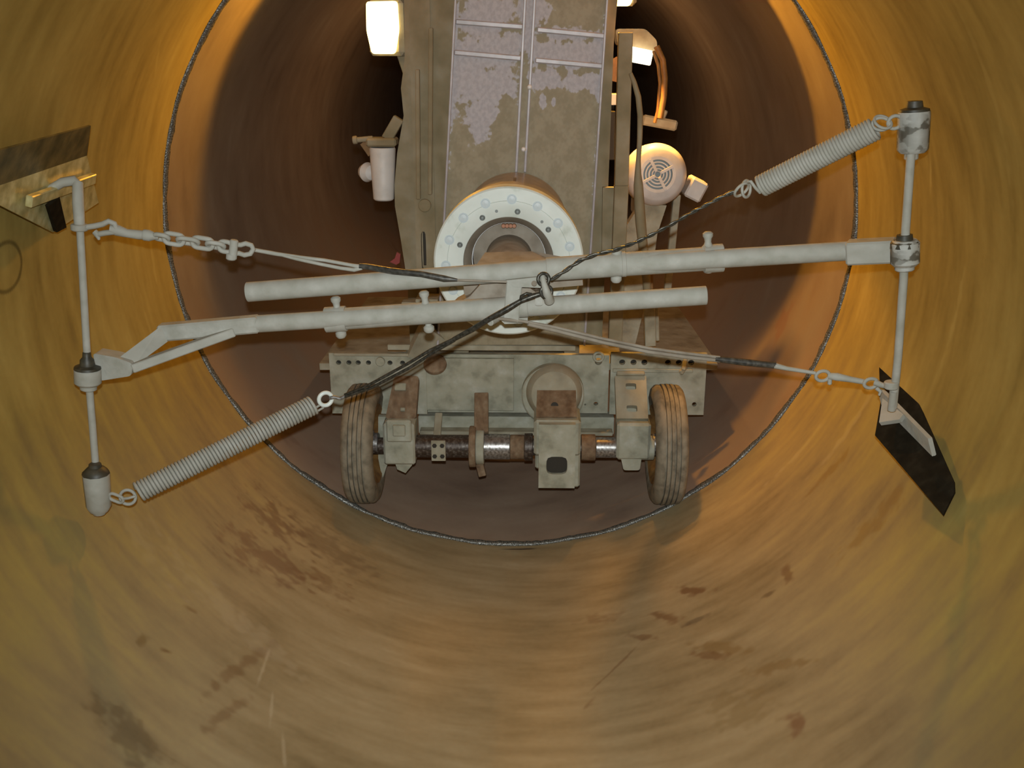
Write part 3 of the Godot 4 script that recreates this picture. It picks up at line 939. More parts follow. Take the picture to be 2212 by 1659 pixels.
func make_mast():
	var mast = thing("machine_mast", "tall dusty mast of the machine with flaking lavender paint, side channels and posts", "mast", Vector3(0.03, Vector3(-0.0021, 0.5484, -0.2000).y, -0.25))
	var k = 0.0014
	var st = mb()
	# the face of the mast keeps its own picture of dust and flaked paint
	var q = [Vector3(-0.1458, 1.7295, -0.1700), Vector3(0.2831, 1.7289, -0.1700), Vector3(0.2366, 0.6208, -0.1700), Vector3(-0.2297, 0.6180, -0.1700)]
	var uv = [Vector2(0, 0), Vector2(1, 0), Vector2(1, 1), Vector2(0, 1)]
	for t in [[0, 1, 2], [0, 2, 3]]:
		for i in t:
			st.set_normal(Vector3(0, 0, 1))
			st.set_uv(uv[i])
			st.add_vertex(q[i])
	st.set_uv(Vector2(0.3, 0.8))
	var back = Vector3(0, 0, -0.02)
	for i in 4:
		var j = (i + 1) % 4
		qf(st, q[i], q[j], q[j] + back, q[i] + back, (q[i] + q[j]) / 2 - (q[0] + q[2]) / 2)
	qf(st, q[0] + back, q[1] + back, q[2] + back, q[3] + back, Vector3(0, 0, -1))
	var m = StandardMaterial3D.new()
	m.albedo_texture = mast_image()
	m.roughness = 0.6
	part("face_plate", st, m, mast)
	for e in [[[Vector3(-0.1549, 1.5853, -0.1700), Vector3(0.0394, 1.5714, -0.1700)], [Vector3(0.0794, 1.5639, -0.1700), Vector3(0.2740, 1.5462, -0.1700)]], [[Vector3(-0.1605, 1.5019, -0.1700), Vector3(0.0343, 1.4853, -0.1700)], [Vector3(0.0747, 1.4802, -0.1700), Vector3(0.2711, 1.4636, -0.1700)]]]:
		for r in e:
			st = mb()
			bar(st, r[0], r[1], 11 * k, 0.014, Vector3(0, 0, 1), 0.004)
			part("rib", st, M.lavender, mast)
	for e in [[Vector3(0.0493, 1.7292, -0.1700), Vector3(0.0200, 1.1597, -0.1700)], [Vector3(0.0768, 1.7292, -0.1700), Vector3(0.0464, 1.1598, -0.1700)]]:
		st = mb()
		bar(st, e[0], e[1], 6 * k, 0.012, Vector3(0, 0, 1), 0.003)
		part("centre_rail", st, M.lavender, mast)
	for e in [Vector3(0.0590, 1.4041, -0.1700), Vector3(0.0420, 1.2264, -0.1700)]:
		st = mb()
		lathe(st, [Vector2(0, 0), Vector2(5.5 * k, 0), Vector2(5 * k, 0.014), Vector2(3 * k, 0.018), Vector2(0, 0.019)], e, Vector3(0, 0.15, 1), 14)
		part("bolt", st, M.bright, mast, "bolt head with its glint painted white")
	# edge strips of the face
	for e in [[Vector3(-0.1471, 1.7295, -0.1700), Vector3(-0.2283, 0.6180, -0.1700)], [Vector3(0.2817, 1.7289, -0.1700), Vector3(0.2366, 0.6208, -0.1700)]]:
		st = mb()
		bar(st, e[0], e[1], 5 * k, 0.02)
		part("edge_strip", st, M.lavender, mast)
	# left: channel with a slot, and an uneven plate behind it
	st = mb()
	plate(st, [Vector3(-0.3102, 1.7360, -0.2600), Vector3(-0.2251, 1.7359, -0.2600), Vector3(-0.2537, 0.5916, -0.2600), Vector3(-0.3282, 0.5911, -0.2600), Vector3(-0.3304, 0.8000, -0.2600), Vector3(-0.3465, 0.9346, -0.2600), Vector3(-0.3616, 1.0441, -0.2600), Vector3(-0.3606, 1.1086, -0.2600), Vector3(-0.3484, 1.2075, -0.2600), Vector3(-0.3246, 1.3180, -0.2600), Vector3(-0.3302, 1.3993, -0.2600), Vector3(-0.3163, 1.4791, -0.2600)], 0.03)
	part("side_plate", st, M.mast, mast)
	st = mb()
	var o = Vector3(-0.2923, 0.6088, -0.2000)
	holed(st, o, Vector3(1, 0, 0), Vector3(0, 1, 0), 0.02, [[0, 0, 44 * k, 165 * k], [0, 165 * k, 44 * k, 275 * k, 17 * k, 218 * k, 5.5 * k, 43 * k, 5.0], [0, 275 * k, 44 * k, 850 * k]])
	part("side_channel", st, M.mast, mast)
	st = mb()
	box(st, Vector3(-0.2588, 0.9346, -0.2060), Vector3(16 * k, 94 * k, 0.006), Basis(), 0.0005)
	part("slot_shade", st, M.dark, mast)  # dark insert paints in the shade inside the slot
	st = mb()
	plate(st, [Vector3(-0.2398, 1.7321, -0.2050), Vector3(-0.1496, 1.7319, -0.2050), Vector3(-0.2227, 0.6078, -0.2050), Vector3(-0.2555, 0.6076, -0.2050)], 0.02)
	part("side_web", st, M.mast, mast)
	for e in [[Vector3(-0.2704, 1.4540, -0.1900), Vector3(-0.2789, 1.0758, -0.1900)], [Vector3(-0.2279, 1.5694, -0.1900), Vector3(-0.2431, 1.0900, -0.1900)]]:
		st = mb()
		bar(st, e[0], e[1], 9 * k, 0.018)
		part("channel_lip", st, M.mast, mast)
	st = mb()
	rod(st, Vector3(-0.2606, 1.0561, -0.2000), Vector3(-0.2606, 1.0561, -0.2000) + Vector3(0, 0, 0.014), 14 * k, 20)
	part("boss", st, M.mast, mast)
	st = mb()
	box(st, Vector3(-0.2539, 0.7456, -0.1500), Vector3(50 * k, 50 * k, 0.08))
	box(st, Vector3(-0.3131, 0.7342, -0.1700), Vector3(34 * k, 40 * k, 0.05))
	part("foot_block", st, M.steel, mast)
	st = mb()
	plate(st, [Vector3(-0.2654, 0.7025, -0.1100), Vector3(-0.2043, 0.6334, -0.1700), Vector3(-0.2894, 0.5776, -0.1650), Vector3(-0.3264, 0.5773, -0.1650)], 0.03)
	part("gusset", st, M.steel, mast)
	# right: strip, post and the members behind
	st = mb()
	plate(st, [Vector3(0.2838, 1.7310, -0.2000), Vector3(0.3154, 1.7309, -0.2000), Vector3(0.3034, 1.5313, -0.2000), Vector3(0.2998, 1.1181, -0.2000), Vector3(0.2944, 0.6123, -0.2000), Vector3(0.2382, 0.6120, -0.2000)], 0.03)
	part("side_strip", st, M.mast, mast)
	st = mb()
	bar(st, Vector3(0.3335, 1.5563, -0.1700), Vector3(0.3365, 1.1220, -0.1700), 29 * k, 0.04)
	bar(st, Vector3(0.3365, 1.1220, -0.1700), Vector3(0.3333, 0.6213, -0.1700), 30 * k, 0.04)
	part("post", st, M.mast, mast)
	st = mb()
	plate(st, [Vector3(0.2818, 1.1137, -0.1800), Vector3(0.3265, 1.1138, -0.1800), Vector3(0.3281, 0.8941, -0.1800), Vector3(0.2852, 0.8939, -0.1800)], 0.02)
	part("post_tie", st, M.mast, mast)
	st = mb()
	bar(st, Vector3(0.3081, 1.3307, -0.2900), Vector3(0.3098, 1.1848, -0.2900), 18 * k, 0.02)
	part("dark_gap_bar", st, M.dark, mast)  # dark strip in the gap beside the post
	st = mb()
	plate(st, [Vector3(0.3036, 1.4785, -0.3300), Vector3(0.3314, 1.4919, -0.3300), Vector3(0.3298, 1.4136, -0.3300), Vector3(0.3055, 1.4190, -0.3300)], 0.02)
	part("painted_tone_plate", st, M.orange, mast)  # orange colour paints in lamp light on this plate
	st = mb()
	box(st, Vector3(0.3157, 1.3643, -0.3300), Vector3(22 * k, 24 * k, 0.05))
	part("inner_block", st, M.white, mast)
	st = mb()
	plate(st, [Vector3(0.4136, 1.0463, -0.3100), Vector3(0.4943, 1.0407, -0.3100), Vector3(0.4691, 0.9508, -0.3100), Vector3(0.4577, 0.8077, -0.3100), Vector3(0.4126, 0.5810, -0.3100), Vector3(0.3637, 0.5807, -0.3100), Vector3(0.3582, 0.9578, -0.3100)], 0.05)
	part("gearbox_plate", st, M.steel, mast)
	st = mb()
	bar(st, Vector3(0.5473, 1.0538, -0.4700), Vector3(0.5305, 0.7081, -0.4700), 17 * k, 0.03)
	part("rear_post", st, M.steel, mast)
	st = mb()
	bar(st, Vector3(0.4348, 0.7797, -0.1700), Vector3(0.4445, 0.6220, -0.1700), 24 * k, 0.04)
	bar(st, Vector3(0.4603, 0.7750, -0.1900), Vector3(0.4698, 0.6317, -0.1900), 8 * k, 0.02)
	part("foot_bracket", st, M.steel, mast)
	st = mb()
	bar(st, Vector3(0.4321, 0.8925, -0.1900), Vector3(0.4404, 0.6999, -0.1900), 16 * k, 0.03)
	part("painted_lit_bar", st, M.orange, mast)  # lamp light painted along this bar as orange colour
	st = mb()
	for e in [[1, 1]]:
		box(st, Vector3(0.03, 1.2, -0.6), Vector3(0.5, 1.25, 0.05))
		box(st, Vector3(-0.16, 1.2, -0.42), Vector3(0.05, 1.3, 0.36))
		box(st, Vector3(0.2, 1.2, -0.42), Vector3(0.05, 1.3, 0.36))
	part("mast_body", st, M.mast, mast)
	# hose hanging beside the post
	st = mb()
	var pts = [Vector3(0.3459, 1.4460, -0.1000), Vector3(0.3574, 1.4208, -0.1000), Vector3(0.3708, 1.3801, -0.1000), Vector3(0.3782, 1.3288, -0.1000), Vector3(0.3795, 1.2639, -0.1000), Vector3(0.3778, 1.2046, -0.1000), Vector3(0.3781, 1.1646, -0.1000), Vector3(0.3807, 1.1311, -0.1000), Vector3(0.3856, 1.0769, -0.1000), Vector3(0.3920, 1.0221, -0.1000), Vector3(0.4037, 0.9387, -0.1000), Vector3(0.4156, 0.8539, -0.1000), Vector3(0.4242, 0.7820, -0.1000)]
	tube(st, pts, [4 * k, 5 * k, 6 * k, 6 * k, 5.5 * k, 5 * k, 7 * k, 10 * k, 11 * k, 11 * k, 10 * k, 9 * k, 8 * k], 12)
	single("hose", st, M.mast, "brown hanging hose that thickens in front of the white motor", "hose")
	st = mb()
	pts = [Vector3(0.4507, 1.5188, -0.4000), Vector3(0.4727, 1.4778, -0.4000), Vector3(0.4811, 1.4226, -0.4000), Vector3(0.4809, 1.3668, -0.4000), Vector3(0.4722, 1.3032, -0.4000)]
	tube(st, pts, 7 * k, 10)
	tube(st, [Vector3(0.4450, 1.5051, -0.4200), Vector3(0.4613, 1.4637, -0.4200), Vector3(0.4697, 1.4081, -0.4200), Vector3(0.4663, 1.3234, -0.4200), Vector3(0.4577, 1.2876, -0.4200)], 4 * k, 10)
	single("cable_loop", st, M.orange, "orange-brown cable loop hanging above the white motor", "cable")

# ------------------------------------------------------------------ spinning head
func make_head():
	var c = Vector3(0.0104, 1.0017, 0.4000)
	var cb = Vector3(0.0205, 0.9943, -0.1500)
	var head = thing("spinning_head", "round white spinning head with a ring of bolts on a lavender drum", "spinning head", Vector3(c.x, c.y - 0.185, 0.2))
	var k = 0.0012
	var axis = Vector3(0, 0, 1)
	var R = 157.5 * k
	var st = mb()
	lathe(st, [Vector2(0.0, 0.0), Vector2(0.158, 0.0), Vector2(0.16, 0.01), Vector2(0.163, 0.18), Vector2(0.166, 0.19), Vector2(0.17, 0.34), Vector2(0.176, 0.35), Vector2(0.176, 0.5), Vector2(0.14, 0.5), Vector2(0.14, 0.46), Vector2(0.0, 0.46)], Vector3(c.x + 0.006, c.y, -0.16), axis, 72)
	part("drum", st, M.lavender, head)
	st = mb()
	var o = Vector3(c.x, c.y, 0.0)
	lathe(st, [Vector2(95 * k, 0.345), Vector2(R, 0.345), Vector2(R, 0.396), Vector2(R - 0.004, 0.4), Vector2(129.0 * k, 0.4), Vector2(128.5 * k, 0.3985), Vector2(128.0 * k, 0.4), Vector2(97 * k, 0.4), Vector2(95 * k, 0.398), Vector2(95 * k, 0.345)], o, axis, 96)
	part("face_ring", st, M.plastic, head)
	st = mb()
	lathe(st, [Vector2(79 * k, 0.3), Vector2(94.5 * k, 0.3), Vector2(94.5 * k, 0.392), Vector2(80 * k, 0.365), Vector2(79 * k, 0.36), Vector2(79 * k, 0.3)], o, axis, 64)
	part("inner_lip", st, M.hub, head)
	st = mb()
	lathe(st, [Vector2(0, 0.28), Vector2(77 * k, 0.28), Vector2(77 * k, 0.33), Vector2(40 * k, 0.345), Vector2(0, 0.35)], Vector3(c.x, c.y, 0), axis, 56)
	part("hub_plate", st, M.hub, head)
	st = mb()
	ring(st, Vector3(c.x, c.y, 0.355), axis, 79 * k, 0.0018, 56, 8)
	part("retaining_ring", st, M.bright, head)
	st = mb()
	for j in 4:
		bolt(st, Vector3(c.x, c.y, 0.36) + Vector3((j - 1.5) * 0.009, 72 * k, 0.0), Vector3(0, 0, 1), 0.006, 0.008)
	part("copper_nut", st, M.copper, head)
	for j in 15:
		var t = deg_to_rad(87.0 - 24.0 * j)
		st = mb()
		var at = Vector3(c.x + cos(t) * 132 * k, c.y + sin(t) * 132 * k, 0.4)
		lathe(st, [Vector2(0, -0.001), Vector2(10.5 * k, -0.001), Vector2(10.5 * k, 0.0015), Vector2(9 * k, 0.0015), Vector2(8.6 * k, 0.0005), Vector2(7.8 * k, 0.0005), Vector2(7.4 * k, 0.003), Vector2(0, 0.0036)], at, axis, 20)
		part("cap_bolt", st, M.boltgrey, head)
	for j in 9:
		var t = deg_to_rad(80.0 - 40.0 * j)
		st = mb()
		var at = Vector3(c.x + cos(t) * 108 * k, c.y + sin(t) * 108 * k, 0.4)
		ring(st, at, axis, 4.5 * k, 1.6 * k, 16, 6)
		rod(st, at - Vector3(0, 0, 0.001), at + Vector3(0, 0, 0.0012), 3.2 * k, 12, 0.0004)
		part("screw", st, M.boltdark, head)
	for j in 6:
		var t = deg_to_rad(103.0 - 52.0 * j)
		st = mb()
		var at = Vector3(c.x + cos(t) * 110 * k, c.y + sin(t) * 110 * k, 0.4)
		rod(st, at - Vector3(0, 0, 0.001), at + Vector3(0, 0, 0.0006), 3.2 * k, 12, 0.0003)
		part("screw_hole", st, M.boltdark, head)
	st = mb()
	var y0 = Vector3(c.x + 0.01, c.y + 0.166, 0.1)
	box(st, y0 + Vector3(0, 0.0, 0.02), Vector3(0.008, 0.006, 0.14), Basis(), 0.001)
	part("drum_seam", st, M.hub, head)
	for j in 7:
		var t = deg_to_rad(55.0 + 12.0 * j)
		st = mb()
		var at = Vector3(c.x, c.y, 0.27) + Vector3(cos(t), sin(t), 0) * 0.176
		box(st, at, Vector3(0.02, 0.003, 0.012), Basis(Vector3(0, 0, 1), t - PI / 2), 0.001)
		part("drum_tab", st, M.plastic, head)

# ------------------------------------------------------------------ arms
func tee_bolt(parent, head, foot, k, flare):
	var st = mb()
	var d = (foot - head).normalized()
	var l = head.distance_to(foot)
	lathe(st, [Vector2(0, 0), Vector2(7 * k, 0.5 * k), Vector2(11 * k, 4 * k), Vector2(11 * k, 10 * k), Vector2(8 * k, 15 * k), Vector2(7 * k, 22 * k), Vector2(9 * k, 28 * k), Vector2(15 * k, 34 * k), Vector2(flare * k, 40 * k), Vector2(flare * k, 46 * k), Vector2(0, 46 * k)], head, d, 14)
	rod(st, head + d * 44 * k, foot, 7 * k, 14)
	lathe(st, [Vector2(0, 0), Vector2(8 * k, 0), Vector2(12 * k, 4 * k), Vector2(12 * k, 11 * k), Vector2(8 * k, 16 * k), Vector2(0, 16 * k)], foot - d * 10 * k, d, 14)
	return part("clamp_bolt", st, M.arm, parent)

func make_arms():
	var k = 0.0010
	# hub block that carries both arms
	var hub = thing("arm_hub", "dusty fabricated hub block between the two arm pipes", "hub", Vector3(0.0108, 0.9438, 0.7800))
	var st = mb()
	var c = Vector3(0.0104, 1.0017, 0.4000)
	lathe(st, [Vector2(0.06, 0), Vector2(0.062, 0.2), Vector2(0.05, 0.3), Vector2(0.0, 0.3)], Vector3(c.x, c.y, 0.33), Vector3(0, 0, 1), 36)
	part("shaft", st, M.hub, hub)
	st = mb()
	var z1 = A_Z - 0.045
	plate(st, [Vector3(-0.0397, 1.0625, 0.5800), Vector3(0.0702, 1.0651, 0.5800), Vector3(0.1793, 1.0712, 0.7100), Vector3(0.1790, 1.0465, 0.7300), Vector3(-0.0821, 1.0226, 0.7300), Vector3(-0.0644, 1.0399, 0.6800)], 0.03)
	part("upper_gusset", st, M.hub, hub)
	st = mb()
	plate(st, [Vector3(-0.0403, 1.0273, 0.7500), Vector3(0.0404, 1.0349, 0.7500), Vector3(0.0911, 0.9990, 0.7500), Vector3(0.0915, 0.9572, 0.7500), Vector3(-0.1332, 0.9455, 0.7500), Vector3(-0.0967, 0.9814, 0.7500), Vector3(-0.0660, 0.9982, 0.7500)], 0.06)
	part("lower_gusset", st, M.hub, hub)
	st = mb()
	bar(st, Vector3(0.0329, 1.0446, 0.7800), Vector3(0.0249, 0.9543, 0.7800), 34 * k, 0.05)
	part("clamp_block", st, M.arm, hub)
	st = mb()
	plate(st, [Vector3(0.0138, 1.0471, 0.8100), Vector3(0.0882, 1.0555, 0.8100), Vector3(0.0923, 1.0315, 0.8100), Vector3(0.0315, 1.0332, 0.8100)], 0.02)
	part("shackle_bar", st, M.arm, hub)
	st = mb()
	rod(st, Vector3(0.0746, 1.0414, 0.8100), Vector3(0.0746, 1.0414, 0.8100) + Vector3(0, 0, 0.006), 6 * k, 14)
	part("rivet", st, M.hub, hub)
	st = mb()
	plate(st, rounded([Vector3(0.0767, 1.0227, 0.8200), Vector3(0.0923, 1.0228, 0.8200), Vector3(0.0926, 0.9957, 0.8200), Vector3(0.0769, 0.9956, 0.8200)], 0.004), 0.015)
	part("lug", st, M.arm, hub)
	st = mb()
	tube(st, [Vector3(0.0909, 1.0638, 0.8300), Vector3(0.0947, 1.0506, 0.8500), Vector3(0.1007, 1.0309, 0.8500), Vector3(0.1070, 1.0083, 0.8300)], [6 * k, 6 * k, 9 * k, 11 * k], 14)
	part("hook_pin", st, M.arm, hub, "pale pin inside the wire rope eyes")
	st = mb()
	plate(st, [Vector3(-0.0194, 0.9541, 0.7800), Vector3(-0.0033, 0.9583, 0.7800), Vector3(0.0108, 0.9438, 0.7800), Vector3(0.0612, 0.9462, 0.7800), Vector3(0.0610, 0.9804, 0.7800), Vector3(-0.0193, 0.9727, 0.7800)], 0.03)
	rod(st, Vector3(-0.0046, 0.9615, 0.8000), Vector3(-0.0193, 0.9602, 0.8300), 8 * k, 14)
	part("lower_lug", st, M.arm, hub)
	# upper arm, reaching to the right
	var up = thing("arm_pipe", "upper pale grey arm pipe reaching right across the white head", "arm", Vector3(0.1593, 1.0723, 0.7800))
	st = mb()
	pipe(st, Vector3(-0.5469, 1.0123, 0.7800), Vector3(0.1298, 1.0682, 0.7800), 21.5 * k, 0.004)
	rod(st, Vector3(-0.5205, 1.0145, 0.7800), Vector3(0.1199, 1.0671, 0.7800), 14 * k)
	part("inner_tube", st, M.arm, up)
	st = mb()
	pipe(st, Vector3(0.1002, 1.0650, 0.7800), Vector3(0.4700, 1.0916, 0.7800), 25.5 * k, 0.006)
	part("sleeve", st, M.arm, up)
	st = mb()
	pipe(st, Vector3(0.4340, 1.0889, 0.7800), Vector3(0.4749, 1.0919, 0.7800), 30 * k, 0.006)
	part("sleeve_band", st, M.arm, up)
	st = mb()
	rod(st, Vector3(0.2185, 1.0736, 0.7800), Vector3(0.7412, 1.1162, 0.8200), 20 * k, 24)
	part("inner_tube", st, M.arm, up)
	st = mb()
	bar(st, Vector3(0.7216, 1.1123, 0.8200), Vector3(0.8084, 1.1252, 0.8600), 47 * k, 0.045, Vector3(0, 0, 1), 0.004)
	part("end_block", st, M.arm, up)
	tee_bolt(up, Vector3(0.4392, 1.1477, 0.7800), Vector3(0.4452, 1.0655, 0.7800), k, 24)
	tee_bolt(up, Vector3(0.2488, 1.1095, 0.7800), Vector3(0.2500, 1.0435, 0.7800), k, 17)
	st = mb()
	pipe(st, Vector3(0.2598, 1.0767, 0.7800), Vector3(0.2696, 1.0774, 0.7800), 27 * k, 0.005)
	part("sleeve_band", st, M.arm, up)
	st = mb()
	rod(st, Vector3(0.8088, 1.1533, 0.9000), Vector3(0.8152, 1.1011, 0.9000), 28 * k, 28, 0.006)
	rod(st, Vector3(0.8138, 1.1049, 0.9000), Vector3(0.8154, 1.0917, 0.9000), 19 * k, 24)
	part("pivot_collar", st, M.flaked, up)
	st = mb()
	lathe(st, [Vector2(0, 0.0), Vector2(29 * k, 0.0), Vector2(28 * k, 10 * k), Vector2(17 * k, 14 * k), Vector2(16 * k, 24 * k), Vector2(0, 24 * k)], Vector3(0.8096, 1.1394, 0.9000), Vector3(0.8058, 1.1698, 0.9000) - Vector3(0.8096, 1.1394, 0.9000), 8)
	part("greased_nut", st, M.grease, up, "dark greasy nut on the pivot")
	# lower arm, reaching to the left
	var low = thing("arm_pipe", "lower pale grey arm pipe with forked end reaching left", "arm", Vector3(-0.1808, 0.9532, 0.7800))
	st = mb()
	pipe(st, Vector3(0.4447, 1.0100, 0.7800), Vector3(0.0209, 0.9791, 0.7800), 20.5 * k, 0.004)
	rod(st, Vector3(0.4289, 1.0089, 0.7800), Vector3(0.0209, 0.9791, 0.7800), 14 * k)
	part("inner_tube", st, M.arm, low)
	st = mb()
	pipe(st, Vector3(0.0610, 0.9835, 0.7800), Vector3(-0.3773, 0.9511, 0.7800), 24 * k, 0.006)
	part("sleeve", st, M.arm, low)
	st = mb()
	pipe(st, Vector3(-0.3346, 0.9544, 0.7800), Vector3(-0.3804, 0.9511, 0.7800), 28 * k, 0.006)
	part("sleeve_band", st, M.arm, low)
	st = mb()
	rod(st, Vector3(-0.0293, 0.9768, 0.7800), Vector3(-0.5613, 0.9440, 0.8000), 19 * k, 24)
	part("inner_tube", st, M.arm, low)
	tee_bolt(low, Vector3(-0.3561, 1.0040, 0.7800), Vector3(-0.3478, 0.9167, 0.7800), k, 24)
	tee_bolt(low, Vector3(-0.1639, 1.0172, 0.7800), Vector3(-0.1542, 0.9304, 0.7800), k, 18)
	st = mb()
	var e1 = Vector3(-0.5207, 0.9473, 0.8000)
	var e2 = Vector3(-0.7365, 0.9291, 0.8100)
	bar(st, e1, e2, 36 * k, 0.034, Vector3(0, 0, 1), 0.004)
	part("flat_bar", st, M.arm, low)
	st = mb()
	plate(st, [Vector3(-0.7241, 0.9491, 0.8300), Vector3(-0.7140, 0.9141, 0.8300), Vector3(-0.7617, 0.8815, 0.9000), Vector3(-0.7927, 0.8996, 0.9000)], 0.014)
	part("fork_plate", st, M.arm, low)
	st = mb()
	bar(st, Vector3(-0.5747, 0.9321, 0.8100), Vector3(-0.7691, 0.8763, 0.9000), 19 * k, 0.03)
	part("brace", st, M.arm, low)
	st = mb()
	plate(st, rounded([Vector3(-0.8436, 0.9114, 0.9100), Vector3(-0.7962, 0.9026, 0.9100), Vector3(-0.7627, 0.8897, 0.9100), Vector3(-0.7680, 0.8622, 0.9100), Vector3(-0.8370, 0.8505, 0.9100)], 0.008), 0.04)
	part("end_plate", st, M.arm, low)
	st = mb()
	rod(st, Vector3(-0.8539, 0.8831, 0.9200), Vector3(-0.8580, 0.8455, 0.9200), 27 * k, 28, 0.005)
	rod(st, Vector3(-0.8566, 0.8486, 0.9200), Vector3(-0.8585, 0.8342, 0.9200), 17 * k, 24)
	part("pivot_collar", st, M.arm, low)
	st = mb()
	lathe(st, [Vector2(0, 0.0), Vector2(27 * k, 0.0), Vector2(26 * k, 5 * k), Vector2(15 * k, 8 * k), Vector2(14 * k, 20 * k), Vector2(9 * k, 26 * k), Vector2(8 * k, 36 * k), Vector2(0, 36 * k)], Vector3(-0.8543, 0.8801, 0.9200), Vector3(-0.8512, 0.9173, 0.9200) - Vector3(-0.8543, 0.8801, 0.9200), 16)
	part("greased_nut", st, M.grease, low, "dark greasy nut on the pivot")

const A_Z = 0.78

# ------------------------------------------------------------------ trowel rods and blades
func make_rods():
	var k = 0.0009
	# left rod: trowel above, weight below
	var l = thing("trowel_rod", "thin grey rod on the left with dark-capped cylinder at its lower end", "rod", Vector3(-0.8648, 0.5682, 0.9400))
	var st = mb()
	tube(st, [Vector3(-0.8578, 1.2530, 0.8400), Vector3(-0.8537, 1.2136, 0.8600), Vector3(-0.8525, 1.1701, 0.8700)], [12 * k, 13 * k, 12 * k], 14)
	part("upper_sleeve", st, M.arm, l)
	st = mb()
	tube(st, [Vector3(-0.8514, 1.1776, 0.8700), Vector3(-0.8501, 1.0304, 0.9000), Vector3(-0.8537, 0.8771, 0.9200), Vector3(-0.8585, 0.7150, 0.9300), Vector3(-0.8568, 0.6660, 0.9400)], 8.5 * k, 14)
	part("shaft", st, M.arm, l)
	st = mb()
	rod(st, Vector3(-0.8529, 1.1738, 0.8700), Vector3(-0.8538, 1.1606, 0.8700), 19 * k, 20)
	part("ring_collar", st, M.arm, l)
	st = mb()
	var a = Vector3(-0.8538, 0.6575, 0.9500)
	var b = Vector3(-0.8584, 0.5621, 0.9500)
	var len = a.distance_to(b)
	lathe(st, [Vector2(0, 0), Vector2(30 * k, 0), Vector2(31 * k, 2 * k), Vector2(29 * k, len * 0.8), Vector2(22 * k, len * 0.92), Vector2(18 * k, len * 0.93), Vector2(14 * k, len), Vector2(0, len)], a, b - a, 10)
	part("cylinder", st, M.arm, l)
	st = mb()
	lathe(st, [Vector2(0, 0), Vector2(31.5 * k, 0), Vector2(30 * k, 6 * k), Vector2(20 * k, 16 * k), Vector2(15 * k, 18 * k), Vector2(14 * k, 26 * k), Vector2(0, 26 * k)], a + (b - a) * 0.02, a - b, 10)
	part("greased_cap", st, M.grease, l, "dark greasy cap")
	st = mb()
	link(st, Vector3(-0.8316, 0.6060, 0.9500), Vector3(-0.8033, 0.5933, 0.9500), Vector3(0, 1, 0.2), 10 * k, 4 * k)
	part("eye", st, M.arm, l)
	# right rod: weight above, trowel below
	var r = thing("trowel_rod", "thin grey rod on the right with flaked cylinder at its upper end", "rod", Vector3(0.8421, 0.7686, 0.8700))
	st = mb()
	tube(st, [Vector3(0.8068, 1.3203, 0.8800), Vector3(0.8076, 1.1698, 0.9000), Vector3(0.8155, 1.0766, 0.9000), Vector3(0.8319, 0.9056, 0.8800), Vector3(0.8424, 0.7860, 0.8600)], 9.5 * k, 14)
	part("shaft", st, M.arm, r)
	st = mb()
	a = Vector3(0.8132, 1.3193, 0.8700)
	b = Vector3(0.8069, 1.3973, 0.8700)
	len = a.distance_to(b)
	lathe(st, [Vector2(0, 0), Vector2(27 * k, 0), Vector2(33 * k, len * 0.08), Vector2(34 * k, len * 0.9), Vector2(33 * k, len), Vector2(0, len)], a, b - a, 10)
	part("cylinder", st, M.flaked, r, "cylinder with dark flaked patches")
	st = mb()
	rod(st, Vector3(0.8121, 1.3060, 0.8700), Vector3(0.8111, 1.3211, 0.8700), 15 * k, 20)
	part("ring_collar", st, M.arm, r)
	st = mb()
	lathe(st, [Vector2(0, 0), Vector2(32 * k, 0), Vector2(31 * k, 5 * k), Vector2(18 * k, 9 * k), Vector2(16 * k, 22 * k), Vector2(0, 22 * k)], b, b - a, 10)
	part("greased_cap", st, M.grease, r, "dark greasy cap")
	st = mb()
	link(st, Vector3(0.7852, 1.3790, 0.8700), Vector3(0.7588, 1.3755, 0.8700), Vector3(0, 1, 0.2), 14 * k, 4 * k)
	part("eye", st, M.arm, r)
	st = mb()
	rod(st, Vector3(0.8288, 0.8475, 0.8700), Vector3(0.8297, 0.8321, 0.8700), 17 * k, 20)
	part("ring_collar", st, M.arm, r)
	# left trowel: a bent blade with its warm reflection painted in, a bar and a rib
	var tl = thing("trowel", "shiny trowel blade, warm reflection painted brassy, at the left wall with a folded edge", "trowel", Vector3(-0.9124, 1.1799, 0.8854))
	var rb = 0.945
	var n = (Vector3(0, 1, 0.8) - Vector3(-0.9109, 1.2515, 0.8657))
	n.z = 0.0
	n = n.normalized()
	var p0 = Vector3(-0.9109, 1.2515, 0.8657)
	var on = func(eye_dir_pt):
		return eye_dir_pt
	st = mb()
	var A0 = plane_pt(Vector3(-0.8525, 1.2886, 1.1541), p0, n)
	var A1 = plane_pt(Vector3(-0.8471, 1.3040, 0.8042), p0, n)
	var A2 = plane_pt(Vector3(-0.8791, 1.1928, 0.7043), p0, n)
	var A3 = plane_pt(Vector3(-0.8847, 1.1654, 0.9197), p0, n)
	var A4 = plane_pt(Vector3(-0.8579, 1.2721, 1.1956), p0, n)
	var A5 = plane_pt(Vector3(-0.8535, 1.2856, 1.2147), p0, n)
	plate(st, [A5, A0, A1, A2, A3, A4], 0.004, n)
	part("lower_face", st, M.blade, tl)
	st = mb()
	var B0 = plane_pt(Vector3(-0.8188, 1.3736, 0.8746), p0, n) + n * 0.02
	var B1 = plane_pt(Vector3(-0.8256, 1.3582, 1.2442), p0, n) + n * 0.02
	plate(st, [A5, A1, B0, B1], 0.004, n)
	part("folded_lip", st, M.lip, tl, "folded-up lip painted darker than the reflecting face")
	st = mb()
